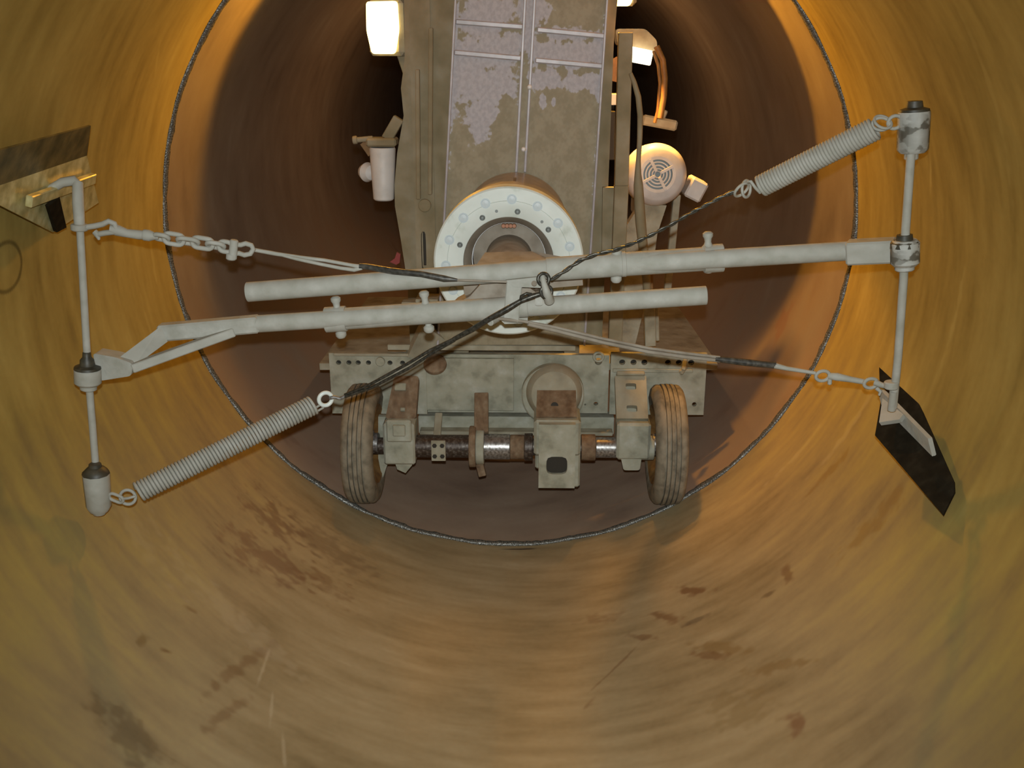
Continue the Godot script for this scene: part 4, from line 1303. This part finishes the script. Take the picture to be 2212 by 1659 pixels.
	bar(st, plane_pt(Vector3(-0.8646, 1.2499, 1.0618), p0, n) + n * 0.012, plane_pt(Vector3(-0.8623, 1.2577, 0.7786), p0, n) + n * 0.012, 26 * k, 0.014, n)
	part("mounting_bar", st, M.blade, tl)
	st = mb()
	plate(st, [plane_pt(Vector3(-0.8693, 1.2329, 0.9919), p0, n) + n * 0.02, plane_pt(Vector3(-0.8662, 1.2445, 0.9488), p0, n) + n * 0.02, plane_pt(Vector3(-0.8838, 1.1701, 0.8766), p0, n) + n * 0.008, plane_pt(Vector3(-0.8843, 1.1673, 0.9199), p0, n) + n * 0.008], 0.008, n)
	part("stiffener", st, M.blackblade, tl, "black stiffener strip")
	st = mb()
	tube(st, [Vector3(-0.8585, 1.2483, 0.8400), Vector3(-0.8648, 1.2576, 0.8400), Vector3(-0.8845, 1.2551, 0.8500), Vector3(-0.9101, 1.2420, 0.8500), Vector3(-0.9411, 1.2260, 0.8500)], [11 * k, 12 * k, 11 * k, 10 * k, 8 * k], 10)
	part("elbow", st, M.arm, tl)
	# right trowel: shade and dark reflection painted black on its blade
	var tr = thing("trowel", "trowel blade with shade painted black, standing off the right wall on its pale bracket", "trowel", Vector3(0.8623, 0.6517, 0.9916))
	st = mb()
	var zr = [Vector3(0.8818, 0.8069, 0.6400), Vector3(0.9206, 0.7736, 0.8000), Vector3(0.9240, 0.7614, 0.8200), Vector3(0.9228, 0.6857, 1.0200), Vector3(0.9177, 0.6723, 1.0400), Vector3(0.8927, 0.6308, 1.0600), Vector3(0.8296, 0.7026, 0.8100), Vector3(0.8623, 0.7504, 0.7300)]
	var pn = (zr[5] - zr[0]).cross(zr[3] - zr[6]).normalized()
	if pn.x > 0:
		pn = -pn
	var pc = (zr[0] + zr[3] + zr[5] + zr[6]) / 4
	plate(st, [plane_pt(Vector3(0.7882, 0.8885, 0.9000), pc, pn), plane_pt(Vector3(0.8800, 0.8089, 0.9000), pc, pn), plane_pt(Vector3(0.8910, 0.7905, 0.9000), pc, pn), plane_pt(Vector3(0.9774, 0.6327, 0.9000), pc, pn), plane_pt(Vector3(0.9817, 0.6088, 0.9000), pc, pn), plane_pt(Vector3(0.9644, 0.5537, 0.9000), pc, pn), plane_pt(Vector3(0.7968, 0.7377, 0.9000), pc, pn), plane_pt(Vector3(0.8001, 0.8104, 0.9000), pc, pn)], 0.005, pn)
	part("blade", st, M.blackblade, tr)
	st = mb()
	plate(st, [plane_pt(Vector3(0.8018, 0.8288, 0.9000), pc, pn) + pn * 0.03, plane_pt(Vector3(0.9225, 0.7124, 0.9000), pc, pn) + pn * 0.03, plane_pt(Vector3(0.9248, 0.6880, 0.9000), pc, pn) + pn * 0.004, plane_pt(Vector3(0.8037, 0.8042, 0.9000), pc, pn) + pn * 0.004], 0.01)
	part("mounting_bar", st, M.arm, tr)
	st = mb()
	plate(st, [plane_pt(Vector3(0.8186, 0.8002, 0.9000), pc, pn) + pn * 0.035, plane_pt(Vector3(0.8664, 0.7644, 0.9000), pc, pn) + pn * 0.035, plane_pt(Vector3(0.8601, 0.7528, 0.9000), pc, pn) + pn * 0.035, plane_pt(Vector3(0.8182, 0.7462, 0.9000), pc, pn) + pn * 0.035], 0.012)
	part("gusset", st, M.arm, tr)
	st = mb()
	tube(st, [Vector3(0.8353, 0.8259, 0.8700), Vector3(0.8401, 0.7807, 0.8600)], [9 * k, 10 * k], 12)
	part("stub", st, M.arm, tr)


# where the straight line from the eye point through p meets the plane: keeps a blade's corners in one plane
func plane_pt(p, o, n):
	var d = p - Vector3(0.0703, 1.5141, 2.895)
	return p + d * ((o - p).dot(n) / d.dot(n))

# ------------------------------------------------------------------ springs
func make_springs():
	var k = 0.0009
	var a = Vector3(0.5415, 1.2414, 0.7800)
	var b = Vector3(0.7350, 1.3650, 0.8700)
	var s = thing("coil_spring", "grey coil spring stretched up to the right rod's top cylinder", "spring", (a + b) / 2 - Vector3(0, 0.08, 0), "coil springs pulling the trowel rods")
	var st = mb()
	helix(st, a, b, 22.5 * k, 4.2 * k, 37)
	part("coil", st, M.arm, s)
	st = mb()
	ring(st, Vector3(0.5132, 1.2366, 0.7800), Vector3(0.75, 0.1, 0.65), 19 * k, 3.5 * k, 26, 8)
	ring(st, Vector3(0.5037, 1.2347, 0.7800), Vector3(0.5, -0.55, 0.65), 19 * k, 3.5 * k, 26, 8)
	tube(st, [Vector3(0.5129, 1.2521, 0.7900), Vector3(0.5173, 1.2543, 0.8000), Vector3(0.5278, 1.2412, 0.8000), Vector3(0.5402, 1.2304, 0.7900)], 3.8 * k, 8)
	part("hook", st, M.arm, s)
	st = mb()
	ring(st, Vector3(0.7488, 1.3773, 0.8700), Vector3(0.15, 0.75, 0.6), 19 * k, 3.5 * k, 26, 8)
	ring(st, Vector3(0.7456, 1.3738, 0.8700), Vector3(-0.1, 0.35, 0.9), 18 * k, 3.5 * k, 26, 8, Vector2(1, 0.75))
	part("hook", st, M.arm, s)
	a = Vector3(-0.7774, 0.6049, 0.9300)
	b = Vector3(-0.4296, 0.7365, 0.7300)
	s = thing("coil_spring", "grey coil spring slanting down to the left rod's bottom cylinder", "spring", (a + b) / 2 - Vector3(0, 0.14, 0), "coil springs pulling the trowel rods")
	st = mb()
	helix(st, a, b, 22.5 * k, 4.1 * k, 54)
	part("coil", st, M.arm, s)
	st = mb()
	ring(st, Vector3(-0.7966, 0.5974, 0.9400), Vector3(0.1, 0.1, 1), 18 * k, 4 * k, 26, 8)
	tube(st, [Vector3(-0.8067, 0.5976, 0.9500), Vector3(-0.7883, 0.6022, 0.9550), Vector3(-0.7759, 0.6044, 0.9500)], 3.5 * k, 8)
	part("hook", st, M.arm, s)
	st = mb()
	link(st, Vector3(-0.4306, 0.7206, 0.7300), Vector3(-0.4084, 0.7344, 0.7300), Vector3(0, 1, 0), 5 * k, 3 * k)
	part("hook", st, M.arm, s)
	st = mb()
	ring(st, Vector3(-0.4021, 0.7502, 0.7300), Vector3(0.45, 0.0, 0.9), 17 * k, 5.5 * k, 26, 10)
	part("end_ring", st, M.plastic, s, "white round end ring")

# ------------------------------------------------------------------ chains and wire ropes
func twisted(st, pts, r):
	# two strands laid round each other
	var fine = []
	for i in pts.size() - 1:
		var l = pts[i].distance_to(pts[i + 1])
		var n = maxi(2, int(l / 0.007))
		for j in n:
			fine.append(pts[i].lerp(pts[i + 1], float(j) / n))
	fine.append(pts[pts.size() - 1])
	for s in [0.0, PI]:
		var strand = []
		for i in fine.size():
			var d = (fine[mini(i + 1, fine.size() - 1)] - fine[maxi(i - 1, 0)]).normalized()
			var f = frame(d)
			var t = i * 0.9 + s
			strand.append(fine[i] + (f[0] * cos(t) + f[1] * sin(t)) * r * 0.5)
		tube(st, strand, r * 0.62, 7)

func make_chains_and_ropes():
	var k = 0.0010
	# rope from the upper spring to the hub pin
	var st = mb()
	var w = thing("wire_rope", "dark twisted wire rope from the right spring to the hub pin", "rope", Vector3(0.2955, 1.1176, 0.7800), "wire ropes to the hub")
	twisted(st, [Vector3(0.4961, 1.2337, 0.7800), Vector3(0.4645, 1.2203, 0.7800), Vector3(0.4366, 1.2048, 0.7800), Vector3(0.3992, 1.1845, 0.7800), Vector3(0.3603, 1.1637, 0.7900), Vector3(0.3214, 1.1449, 0.8000), Vector3(0.2825, 1.1281, 0.8100), Vector3(0.2384, 1.1152, 0.8250), Vector3(0.1999, 1.1073, 0.8300), Vector3(0.1683, 1.0955, 0.8350), Vector3(0.1427, 1.0769, 0.8350), Vector3(0.1092, 1.0553, 0.8400)], 4.2 * k)
	part("strands", st, M.rope, w)
	st = mb()
	ring(st, Vector3(0.0938, 1.0572, 0.8400), Vector3(0.3, 0.2, 1), 12 * k, 3.8 * k, 22, 8)
	part("eye", st, M.rope, w)
	# rope from the hub to the lower spring
	st = mb()
	w = thing("wire_rope", "dark wire rope slanting from the hub down to the left spring", "rope", Vector3(-0.1418, 0.8957, 0.7800), "wire ropes to the hub")
	tube(st, [Vector3(0.0902, 1.0265, 0.8400), Vector3(0.0709, 1.0205, 0.8400), Vector3(0.0466, 1.0104, 0.8400), Vector3(0.0174, 0.9923, 0.8400), Vector3(-0.0168, 0.9730, 0.8400), Vector3(-0.0575, 0.9419, 0.8200), Vector3(-0.0993, 0.9143, 0.8000)], [5 * k, 6 * k, 5 * k, 6.5 * k, 6 * k, 6 * k, 5 * k], 10)
	tube(st, [Vector3(0.0689, 1.0245, 0.8400), Vector3(0.0592, 1.0276, 0.8450), Vector3(0.0476, 1.0216, 0.8450), Vector3(0.0457, 1.0084, 0.8400)], 3.5 * k, 8)
	part("strands", st, M.rope, w)
	st = mb()
	tube(st, [Vector3(-0.0942, 0.9175, 0.8000), Vector3(-0.1523, 0.8840, 0.7800), Vector3(-0.2044, 0.8516, 0.7800), Vector3(-0.2938, 0.7935, 0.7500), Vector3(-0.3568, 0.7607, 0.7300)], 3.5 * k, 8)
	tube(st, [Vector3(-0.0973, 0.9123, 0.8000), Vector3(-0.1505, 0.8755, 0.7800), Vector3(-0.2006, 0.8420, 0.7800), Vector3(-0.2921, 0.7847, 0.7500), Vector3(-0.3603, 0.7550, 0.7300)], 3.5 * k, 8)
	part("doubled_strand", st, M.rope, w)
	st = mb()
	tube(st, [Vector3(-0.3537, 0.7584, 0.7300), Vector3(-0.3679, 0.7516, 0.7300), Vector3(-0.3816, 0.7549, 0.7300), Vector3(-0.3924, 0.7525, 0.7300)], 4.5 * k, 8)
	part("clip", st, M.chrome, w, "metal clip")
	st = mb()
	ring(st, Vector3(0.0998, 1.0317, 0.8450), Vector3(0.3, 0.1, 1), 12 * k, 3.8 * k, 22, 8)
	part("eye", st, M.rope, w)
	# upper left line: pale sling, then black rubber sleeve
	w = thing("wire_rope", "line at upper left, pale doubled sling running into a black sleeve", "rope", Vector3(-0.3173, 1.0551, 0.7800), "wire ropes to the hub")
	st = mb()
	tube(st, [Vector3(-0.5281, 1.1055, 0.7800), Vector3(-0.4742, 1.0957, 0.7800), Vector3(-0.4249, 1.0889, 0.7800), Vector3(-0.3755, 1.0831, 0.7800), Vector3(-0.3164, 1.0723, 0.7800), Vector3(-0.2987, 1.0693, 0.7800)], [4.5 * k, 4.5 * k, 4 * k, 4 * k, 4 * k, 5 * k], 10)
	tube(st, [Vector3(-0.4742, 1.0957, 0.7800), Vector3(-0.4339, 1.0869, 0.7850), Vector3(-0.3849, 1.0760, 0.7850), Vector3(-0.3407, 1.0672, 0.7850), Vector3(-0.3119, 1.0622, 0.7800), Vector3(-0.2948, 1.0673, 0.7800)], [3 * k, 4 * k, 4 * k, 4 * k, 4.5 * k, 5 * k], 10)
	part("sling", st, M.arm, w)
	st = mb()
	tube(st, [Vector3(-0.3006, 1.0703, 0.7800), Vector3(-0.2847, 1.0694, 0.7800), Vector3(-0.2246, 1.0639, 0.8000), Vector3(-0.1645, 1.0603, 0.8100), Vector3(-0.1152, 1.0517, 0.8150), Vector3(-0.0878, 1.0488, 0.8150)], [6 * k, 6.5 * k, 7 * k, 6.5 * k, 7 * k, 3 * k], 10)
	part("rubber_sleeve", st, M.sleeve, w, "black rubber sleeve")
	st = mb()
	tube(st, [Vector3(-0.0907, 1.0488, 0.8150), Vector3(-0.0372, 1.0459, 0.8100), Vector3(0.0168, 1.0442, 0.8100)], 2.5 * k, 8)
	part("strand", st, M.hub, w)
	# lower right line: flat pale strap, black sleeve
	w = thing("wire_rope", "line at lower right, flat grey strap running into a black sleeve", "rope", Vector3(0.3252, 0.8827, 0.7800), "wire ropes to the hub")
	st = mb()
	tube(st, [Vector3(-0.0032, 0.9641, 0.8100), Vector3(0.0513, 0.9556, 0.8000), Vector3(0.1217, 0.9371, 0.7800), Vector3(0.2230, 0.9126, 0.7800), Vector3(0.3248, 0.8911, 0.7800), Vector3(0.4062, 0.8800, 0.7800), Vector3(0.4825, 0.8709, 0.7800)], 3.5 * k, 8)
	tube(st, [Vector3(0.0613, 0.9495, 0.8000), Vector3(0.1218, 0.9298, 0.7800), Vector3(0.2233, 0.9042, 0.7800), Vector3(0.3252, 0.8827, 0.7800), Vector3(0.4066, 0.8715, 0.7800), Vector3(0.4830, 0.8635, 0.7800)], 4.5 * k, 8)
	part("strap", st, M.hub, w)
	st = mb()
	tube(st, [Vector3(0.4726, 0.8677, 0.7800), Vector3(0.4981, 0.8646, 0.7800), Vector3(0.5389, 0.8596, 0.7800), Vector3(0.5898, 0.8546, 0.7800), Vector3(0.6051, 0.8536, 0.7800)], [6 * k, 7.5 * k, 8 * k, 7 * k, 8 * k], 10)
	part("rubber_sleeve", st, M.sleeve, w, "black rubber sleeve")
	st = mb()
	tube(st, [Vector3(0.6000, 0.8536, 0.7800), Vector3(0.6283, 0.8495, 0.7900), Vector3(0.6858, 0.8457, 0.8100)], [7 * k, 5 * k, 4 * k], 10)
	part("tail", st, M.arm, w)
	# left chain
	var ch = thing("link_chain", "pale chain with shackles running from the left rod to the sling", "chain", Vector3(-0.6978, 1.1115, 0.8200))
	st = mb()
	tube(st, [Vector3(-0.8395, 1.1673, 0.8700), Vector3(-0.8233, 1.1693, 0.8650), Vector3(-0.8087, 1.1723, 0.8600), Vector3(-0.7956, 1.1781, 0.8600), Vector3(-0.7868, 1.1725, 0.8550), Vector3(-0.7842, 1.1630, 0.8550), Vector3(-0.7900, 1.1554, 0.8550), Vector3(-0.8075, 1.1534, 0.8550), Vector3(-0.8232, 1.1505, 0.8550)], 6.0 * k, 10)
	part("shackle", st, M.arm, ch)
	st = mb()
	tube(st, [Vector3(-0.8302, 1.1562, 0.8550), Vector3(-0.8252, 1.1505, 0.8550), Vector3(-0.8228, 1.1390, 0.8550)], [6 * k, 7 * k, 2.5 * k], 10)
	part("shackle_pin", st, M.arm, ch)
	st = mb()
	tube(st, [Vector3(-0.7987, 1.1620, 0.8550), Vector3(-0.7858, 1.1583, 0.8500), Vector3(-0.7666, 1.1508, 0.8450), Vector3(-0.7448, 1.1471, 0.8400), Vector3(-0.7275, 1.1462, 0.8400)], [8 * k, 12 * k, 9 * k, 10 * k, 9 * k], 12)
	part("swivel_shank", st, M.arm, ch)
	st = mb()
	lathe(st, [Vector2(0, 0), Vector2(10 * k, 0), Vector2(12 * k, 3 * k), Vector2(12 * k, 14 * k), Vector2(7 * k, 26 * k), Vector2(6 * k, 32 * k), Vector2(0, 32 * k)], Vector3(-0.7371, 1.1472, 0.8400), Vector3(-0.7085, 1.1425, 0.8350) - Vector3(-0.7371, 1.1472, 0.8400), 16)
	part("swivel", st, M.arm, ch)
	var ends = [[336, 509], [358, 513], [394, 520], [424, 523], [456, 528], [486, 534]]
	var la = [Vector3(-0.7161, 1.1435, 0.8350), Vector3(-0.6970, 1.1397, 0.8300), Vector3(-0.6702, 1.1341, 0.8250), Vector3(-0.6421, 1.1294, 0.8200), Vector3(-0.6130, 1.1237, 0.8150), Vector3(-0.5905, 1.1189, 0.8100)]
	var lb = [Vector3(-0.6875, 1.1378, 0.8300), Vector3(-0.6577, 1.1322, 0.8250), Vector3(-0.6297, 1.1275, 0.8200), Vector3(-0.6005, 1.1217, 0.8150), Vector3(-0.5789, 1.1170, 0.8100), Vector3(-0.5615, 1.1151, 0.8100)]
	for i in ends.size():
		st = mb()
		link(st, la[i], lb[i], Vector3(0, 1, 0.1) if i % 2 == 1 else Vector3(0, 0.75, 1), 11.0 * k, 5.2 * k)
		part("chain_link", st, M.arm, ch)
	st = mb()
	rod(st, Vector3(-0.5561, 1.1318, 0.8100), Vector3(-0.5637, 1.0904, 0.8100), 9 * k, 14)
	rod(st, Vector3(-0.5646, 1.1022, 0.8100), Vector3(-0.5667, 1.0894, 0.8100), 11 * k, 12)
	tube(st, [Vector3(-0.5599, 1.1219, 0.8100), Vector3(-0.5463, 1.1191, 0.8000), Vector3(-0.5352, 1.1221, 0.8000), Vector3(-0.5237, 1.1182, 0.8000), Vector3(-0.5204, 1.1104, 0.8000), Vector3(-0.5271, 1.1004, 0.8000), Vector3(-0.5402, 1.0974, 0.8000), Vector3(-0.5517, 1.1013, 0.8000), Vector3(-0.5616, 1.1023, 0.8100)], 5.5 * k, 10)
	part("shackle", st, M.arm, ch)
	# right chain
	ch = thing("link_chain", "short pale shackle chain tying the lower right line to the rod", "chain", Vector3(0.7540, 0.8135, 0.8200))
	st = mb()
	ring(st, Vector3(0.7014, 0.8395, 0.8100), Vector3(0.1, -0.1, 1), 13 * k, 4 * k, 22, 8, Vector2(1.15, 0.9))
	rod(st, Vector3(0.7169, 0.8438, 0.8100), Vector3(0.7183, 0.8195, 0.8100), 5 * k, 10)
	part("shackle", st, M.arm, ch)
	st = mb()
	tube(st, [Vector3(0.7153, 0.8396, 0.8100), Vector3(0.7293, 0.8408, 0.8200), Vector3(0.7584, 0.8380, 0.8300), Vector3(0.7832, 0.8362, 0.8400)], [7 * k, 9 * k, 6.5 * k, 6 * k], 12)
	part("swivel_shank", st, M.arm, ch)
	st = mb()
	ring(st, Vector3(0.7928, 0.8365, 0.8500), Vector3(0.1, -0.1, 1), 12 * k, 4 * k, 22, 8, Vector2(1.2, 0.9))
	tube(st, [Vector3(0.8013, 0.8386, 0.8500), Vector3(0.8131, 0.8358, 0.8600), Vector3(0.8223, 0.8372, 0.8700)], [7 * k, 6 * k, 6 * k], 10)
	part("shackle", st, M.arm, ch)
	st = mb()
	tube(st, [Vector3(0.8057, 0.8262, 0.8500), Vector3(0.8137, 0.8196, 0.8550), Vector3(0.8117, 0.8112, 0.8550)], [5 * k, 4 * k, 2.5 * k], 10)
	part("shackle_pin", st, M.arm, ch)

# ------------------------------------------------------------------ motor, canister, rag
func make_motor_and_canister():
	var k = 0.0014
	var c = Vector3(0.4571, 1.1421, -0.2700)
	var ax = Vector3(0.03, 0.12, 1).normalized()
	var mo = thing("electric_motor", "white electric motor with a slotted round fan cover right of the mast", "motor", c - Vector3(0, 0.11, 0.1))
	var st = mb()
	lathe(st, [Vector2(0, -0.34), Vector2(46 * k, -0.34), Vector2(50 * k, -0.33), Vector2(50 * k, -0.1), Vector2(0, -0.1)], c, ax, 40)
	part("body", st, M.motor, mo)
	for j in 18:
		st = mb()
		var t = TAU * j / 18.0
		var f = frame(ax)
		var d = f[0] * cos(t) + f[1] * sin(t)
		bar(st, c - ax * 0.32 + d * 51 * k, c - ax * 0.12 + d * 51 * k, 3 * k, 8 * k, d, 0.001)
		part("cooling_fin", st, M.motor, mo)
	st = mb()
	lathe(st, [Vector2(60 * k, -0.12), Vector2(67 * k, -0.12), Vector2(69 * k, -0.105), Vector2(69 * k, -0.04), Vector2(66 * k, -0.02), Vector2(58 * k, -0.004), Vector2(54 * k, 0.0), Vector2(39 * k, 0.003), Vector2(39 * k, -0.004), Vector2(60 * k, -0.03), Vector2(60 * k, -0.12)], c, ax, 64)
	part("fan_cover", st, M.motor, mo)
	# grille: rings and four spokes
	var gf = frame(ax)
	for g in [[0, 8, true], [11.5, 14, true], [18, 21.5, true], [25.5, 28.5, true], [32.5, 39.5, true]]:
		st = mb()
		if g[0] == 0:
			ring(st, c, ax, 7 * k, 1.5 * k, 20, 8)
		else:
			lathe(st, [Vector2(g[0] * k, -0.004), Vector2(g[1] * k, -0.004), Vector2(g[1] * k, 0.003), Vector2(g[0] * k, 0.003), Vector2(g[0] * k, -0.004)], c, ax, 48)
		part("grille_ring", st, M.motor, mo)
	for j in 4:
		var t = deg_to_rad(28.0 + 90.0 * j)
		var d = gf[0] * cos(t) + gf[1] * sin(t)
		st = mb()
		bar(st, c + d * 7 * k, c + d * 38 * k, 7 * k, 0.007, ax, 0.001)
		part("grille_spoke", st, M.motor, mo)
	st = mb()
	lathe(st, [Vector2(0, -0.03), Vector2(42 * k, -0.03), Vector2(42 * k, -0.02), Vector2(0, -0.02)], c, ax, 40)
	part("fan", st, M.boltdark, mo)
	st = mb()
	box(st, Vector3(0.5820, 1.0920, -0.3300), Vector3(40 * k, 46 * k, 0.09), Basis(Vector3(0, 0, 1), -0.45), 0.006)
	part("terminal_box", st, M.motor, mo)
	st = mb()
	bar(st, Vector3(0.4305, 1.2904, -0.5300), Vector3(0.5441, 1.2698, -0.5300), 24 * k, 0.03, Vector3(0, 0, 1), 0.006)
	bar(st, Vector3(0.4941, 1.2832, -0.5500), Vector3(0.5077, 1.3189, -0.5500), 10 * k, 0.03, Vector3(0, 0, 1), 0.004)
	part("rear_bracket", st, M.steel, mo)
	st = mb()
	bar(st, c - ax * 0.2 - Vector3(0, 48 * k, 0), c - ax * 0.2 - Vector3(0, 90 * k, 0), 70 * k, 0.12)
	part("foot", st, M.steel, mo)
	# white canister left of the mast
	k = 0.0014
	var cn = thing("white_canister", "white cylindrical canister hanging left of the mast under a brown bracket", "canister", Vector3(-0.3973, 1.0598, -0.2700))
	st = mb()
	var a = Vector3(-0.3972, 1.0613, -0.2700)
	var b = Vector3(-0.3950, 1.2232, -0.2700)
	var len = a.distance_to(b)
	lathe(st, [Vector2(0, 0), Vector2(20 * k, 0), Vector2(23 * k, 3 * k), Vector2(29 * k, len * 0.97), Vector2(27 * k, len), Vector2(0, len)], a, b - a, 36)
	part("bowl", st, M.white, cn)
	st = mb()
	lathe(st, [Vector2(0, -0.03), Vector2(16 * k, -0.02), Vector2(22 * k, 0.0), Vector2(16 * k, 0.02), Vector2(0, 0.03)], Vector3(-0.4525, 1.1413, -0.3200), Vector3(0.7, 0, 0.7), 28)
	part("side_knob", st, M.white, cn)
	st = mb()
	box(st, Vector3(-0.3943, 1.2399, -0.2700), Vector3(66 * k, 18 * k, 0.07), Basis(), 0.006)
	part("filter_head", st, M.mast, cn)
	st = mb()
	rod(st, Vector3(-0.4828, 1.2440, -0.2700), Vector3(-0.4225, 1.2496, -0.2700), 6 * k, 12)
	rod(st, Vector3(-0.4857, 1.2440, -0.2700), Vector3(-0.4713, 1.2454, -0.2700), 9 * k, 12)
	part("valve_handle", st, M.mast, cn)
	st = mb()
	bar(st, Vector3(-0.3796, 1.2483, -0.2700), Vector3(-0.3402, 1.3105, -0.2700), 24 * k, 0.03)
	part("mounting_arm", st, M.mast, cn)
	st = mb()
	plate(st, [Vector3(-0.4685, 1.2288, -0.3000), Vector3(-0.4356, 1.2513, -0.3000), Vector3(-0.4196, 1.2204, -0.3000), Vector3(-0.4441, 1.1921, -0.3000)], 0.02)
	part("bracket", st, M.orange, cn)
	# red scrap
	st = mb()
	plate(st, [Vector3(-0.3859, 0.8640, -0.2700), Vector3(-0.3691, 0.8761, -0.2700), Vector3(-0.3625, 0.8955, -0.2700), Vector3(-0.3509, 0.8881, -0.2700), Vector3(-0.3548, 0.8611, -0.2700), Vector3(-0.3655, 0.8551, -0.2700)], 0.012)
	single("red_rag", st, M.red, "small red rag caught at the mast's left side", "rag")

# ------------------------------------------------------------------ lamps
func glow(c, energy):
	var m = StandardMaterial3D.new()
	m.albedo_color = Color(0.9, 0.85, 0.7)
	m.emission_enabled = true
	m.emission = c
	m.emission_energy_multiplier = energy
	m.roughness = 0.3
	return m

func flood(called, at, dir, size, label, energy, group, mat):
	var d = dir.normalized()
	var x = Vector3.UP.cross(d).normalized()
	var y = d.cross(x)
	var bas = Basis(x, y, d)
	var l = thing(called, label, "lamp", at - Vector3(0, size.y, 0), group)
	var st = mb()
	box(st, at - d * 0.04, Vector3(size.x * 1.12, size.y * 1.08, 0.06), bas, 0.012)
	part("housing", st, M.steel, l)
	st = mb()
	var hx = x * size.x * 0.5
	var hy = y * size.y * 0.5
	plate(st, rounded([at - hx * 0.72 - hy, at + hx * 0.72 - hy, at + hx - hy * 0.1, at + hx * 0.95 + hy, at - hx * 0.95 + hy, at - hx - hy * 0.1], 0.012), 0.008, d)
	part("lamp_glass", st, mat, l, "glowing lamp glass")
	st = mb()
	bar(st, at - d * 0.06, at - d * 0.06 - Vector3(0, size.y * 1.2, 0.0) + Vector3(-0.14 * at.x, 0, -0.02), 0.03, 0.02)
	part("bracket", st, M.mast, l)
	return l

# added fill bulb, hidden behind the mast to brighten the pipe beyond
func added_fill_bulb(lamp, at, energy):
	var st = mb()
	lathe(st, [Vector2(0, -0.035), Vector2(0.014, -0.03), Vector2(0.014, -0.015), Vector2(0.028, 0.01), Vector2(0.022, 0.03), Vector2(0, 0.04)], at, Vector3(0, -1, 0), 20)
	part("added_fill_bulb", st, glow(Color(1.0, 0.86, 0.6), 3.0), lamp)
	var l = OmniLight3D.new()
	l.name = "added_fill_bulb_light"
	l.light_color = Color(1.0, 0.76, 0.5)
	l.light_energy = energy
	l.omni_range = 20.0
	l.omni_attenuation = 2.0
	l.light_size = 0.02
	l.shadow_enabled = true
	l.position = at
	add_child(l, true)

func make_lamps():
	var g1 = glow(Color(1.0, 0.86, 0.5), 6.0)
	var a = Vector3(-0.3878, 1.5716, -0.3100)
	var da = Vector3(-0.45, 0.0, 0.9)
	flood("work_lamp", a, da, Vector2(0.115, 0.15), "glaring yellow work lamp left of the mast", 1.0, "flood lamps on the mast", g1)
	lamp_light("work_lamp_light", a + da.normalized() * 0.025, da, 80.0, LEFT_LAMP, 0.04, 0.3)
	var b = Vector3(0.3193, 1.6949, -0.3000)
	var db = Vector3(0.12, -0.28, 1.0)
	var lb = flood("work_lamp", b, db, Vector2(0.115, 0.13), "glaring yellow work lamp at the top right of the mast", 1.0, "flood lamps on the mast", g1)
	lamp_light("work_lamp_light", b + db.normalized() * 0.025, db, 86.0, RIGHT_LAMP, 0.03)
	added_fill_bulb(lb, Vector3(0.08, 1.56, -1.9), 0.25)
	# small lamp in a grey housing that shines down on the motor
	var k = 0.0014
	var c = Vector3(0.4162, 1.4882, -0.4700)
	var l = thing("motor_lamp", "small lamp in a grey hood shining down on the white motor", "lamp", c - Vector3(0, 0.03, 0))
	var st = mb()
	plate(st, rounded([Vector3(0.3283, 1.5714, -0.4700), Vector3(0.4215, 1.5714, -0.4700), Vector3(0.4610, 1.5355, -0.4700), Vector3(0.4600, 1.4938, -0.4700), Vector3(0.4389, 1.5049, -0.4700), Vector3(0.3358, 1.5217, -0.4700)], 0.012), 0.1)
	part("hood", st, M.steel, l)
	st = mb()
	plate(st, rounded([Vector3(0.3758, 1.5147, -0.4400), Vector3(0.4460, 1.5009, -0.4400), Vector3(0.4413, 1.4603, -0.4600), Vector3(0.3792, 1.4715, -0.4600)], 0.006), 0.01)
	part("lamp_glass", st, glow(Color(1.0, 0.93, 0.75), 4.0), l, "glowing lamp glass")
	lamp_light("motor_lamp_light", Vector3(0.4132, 1.4508, -0.3700), Vector3(0.4543, 1.2230, -0.2900) - Vector3(0.4132, 1.4508, -0.3700), 40.0, SMALL_LAMP, 0.03, 0.3, Color(1.0, 0.72, 0.36))

const LEFT_LAMP = 0.42
const RIGHT_LAMP = 0.75
const SMALL_LAMP = 0.6
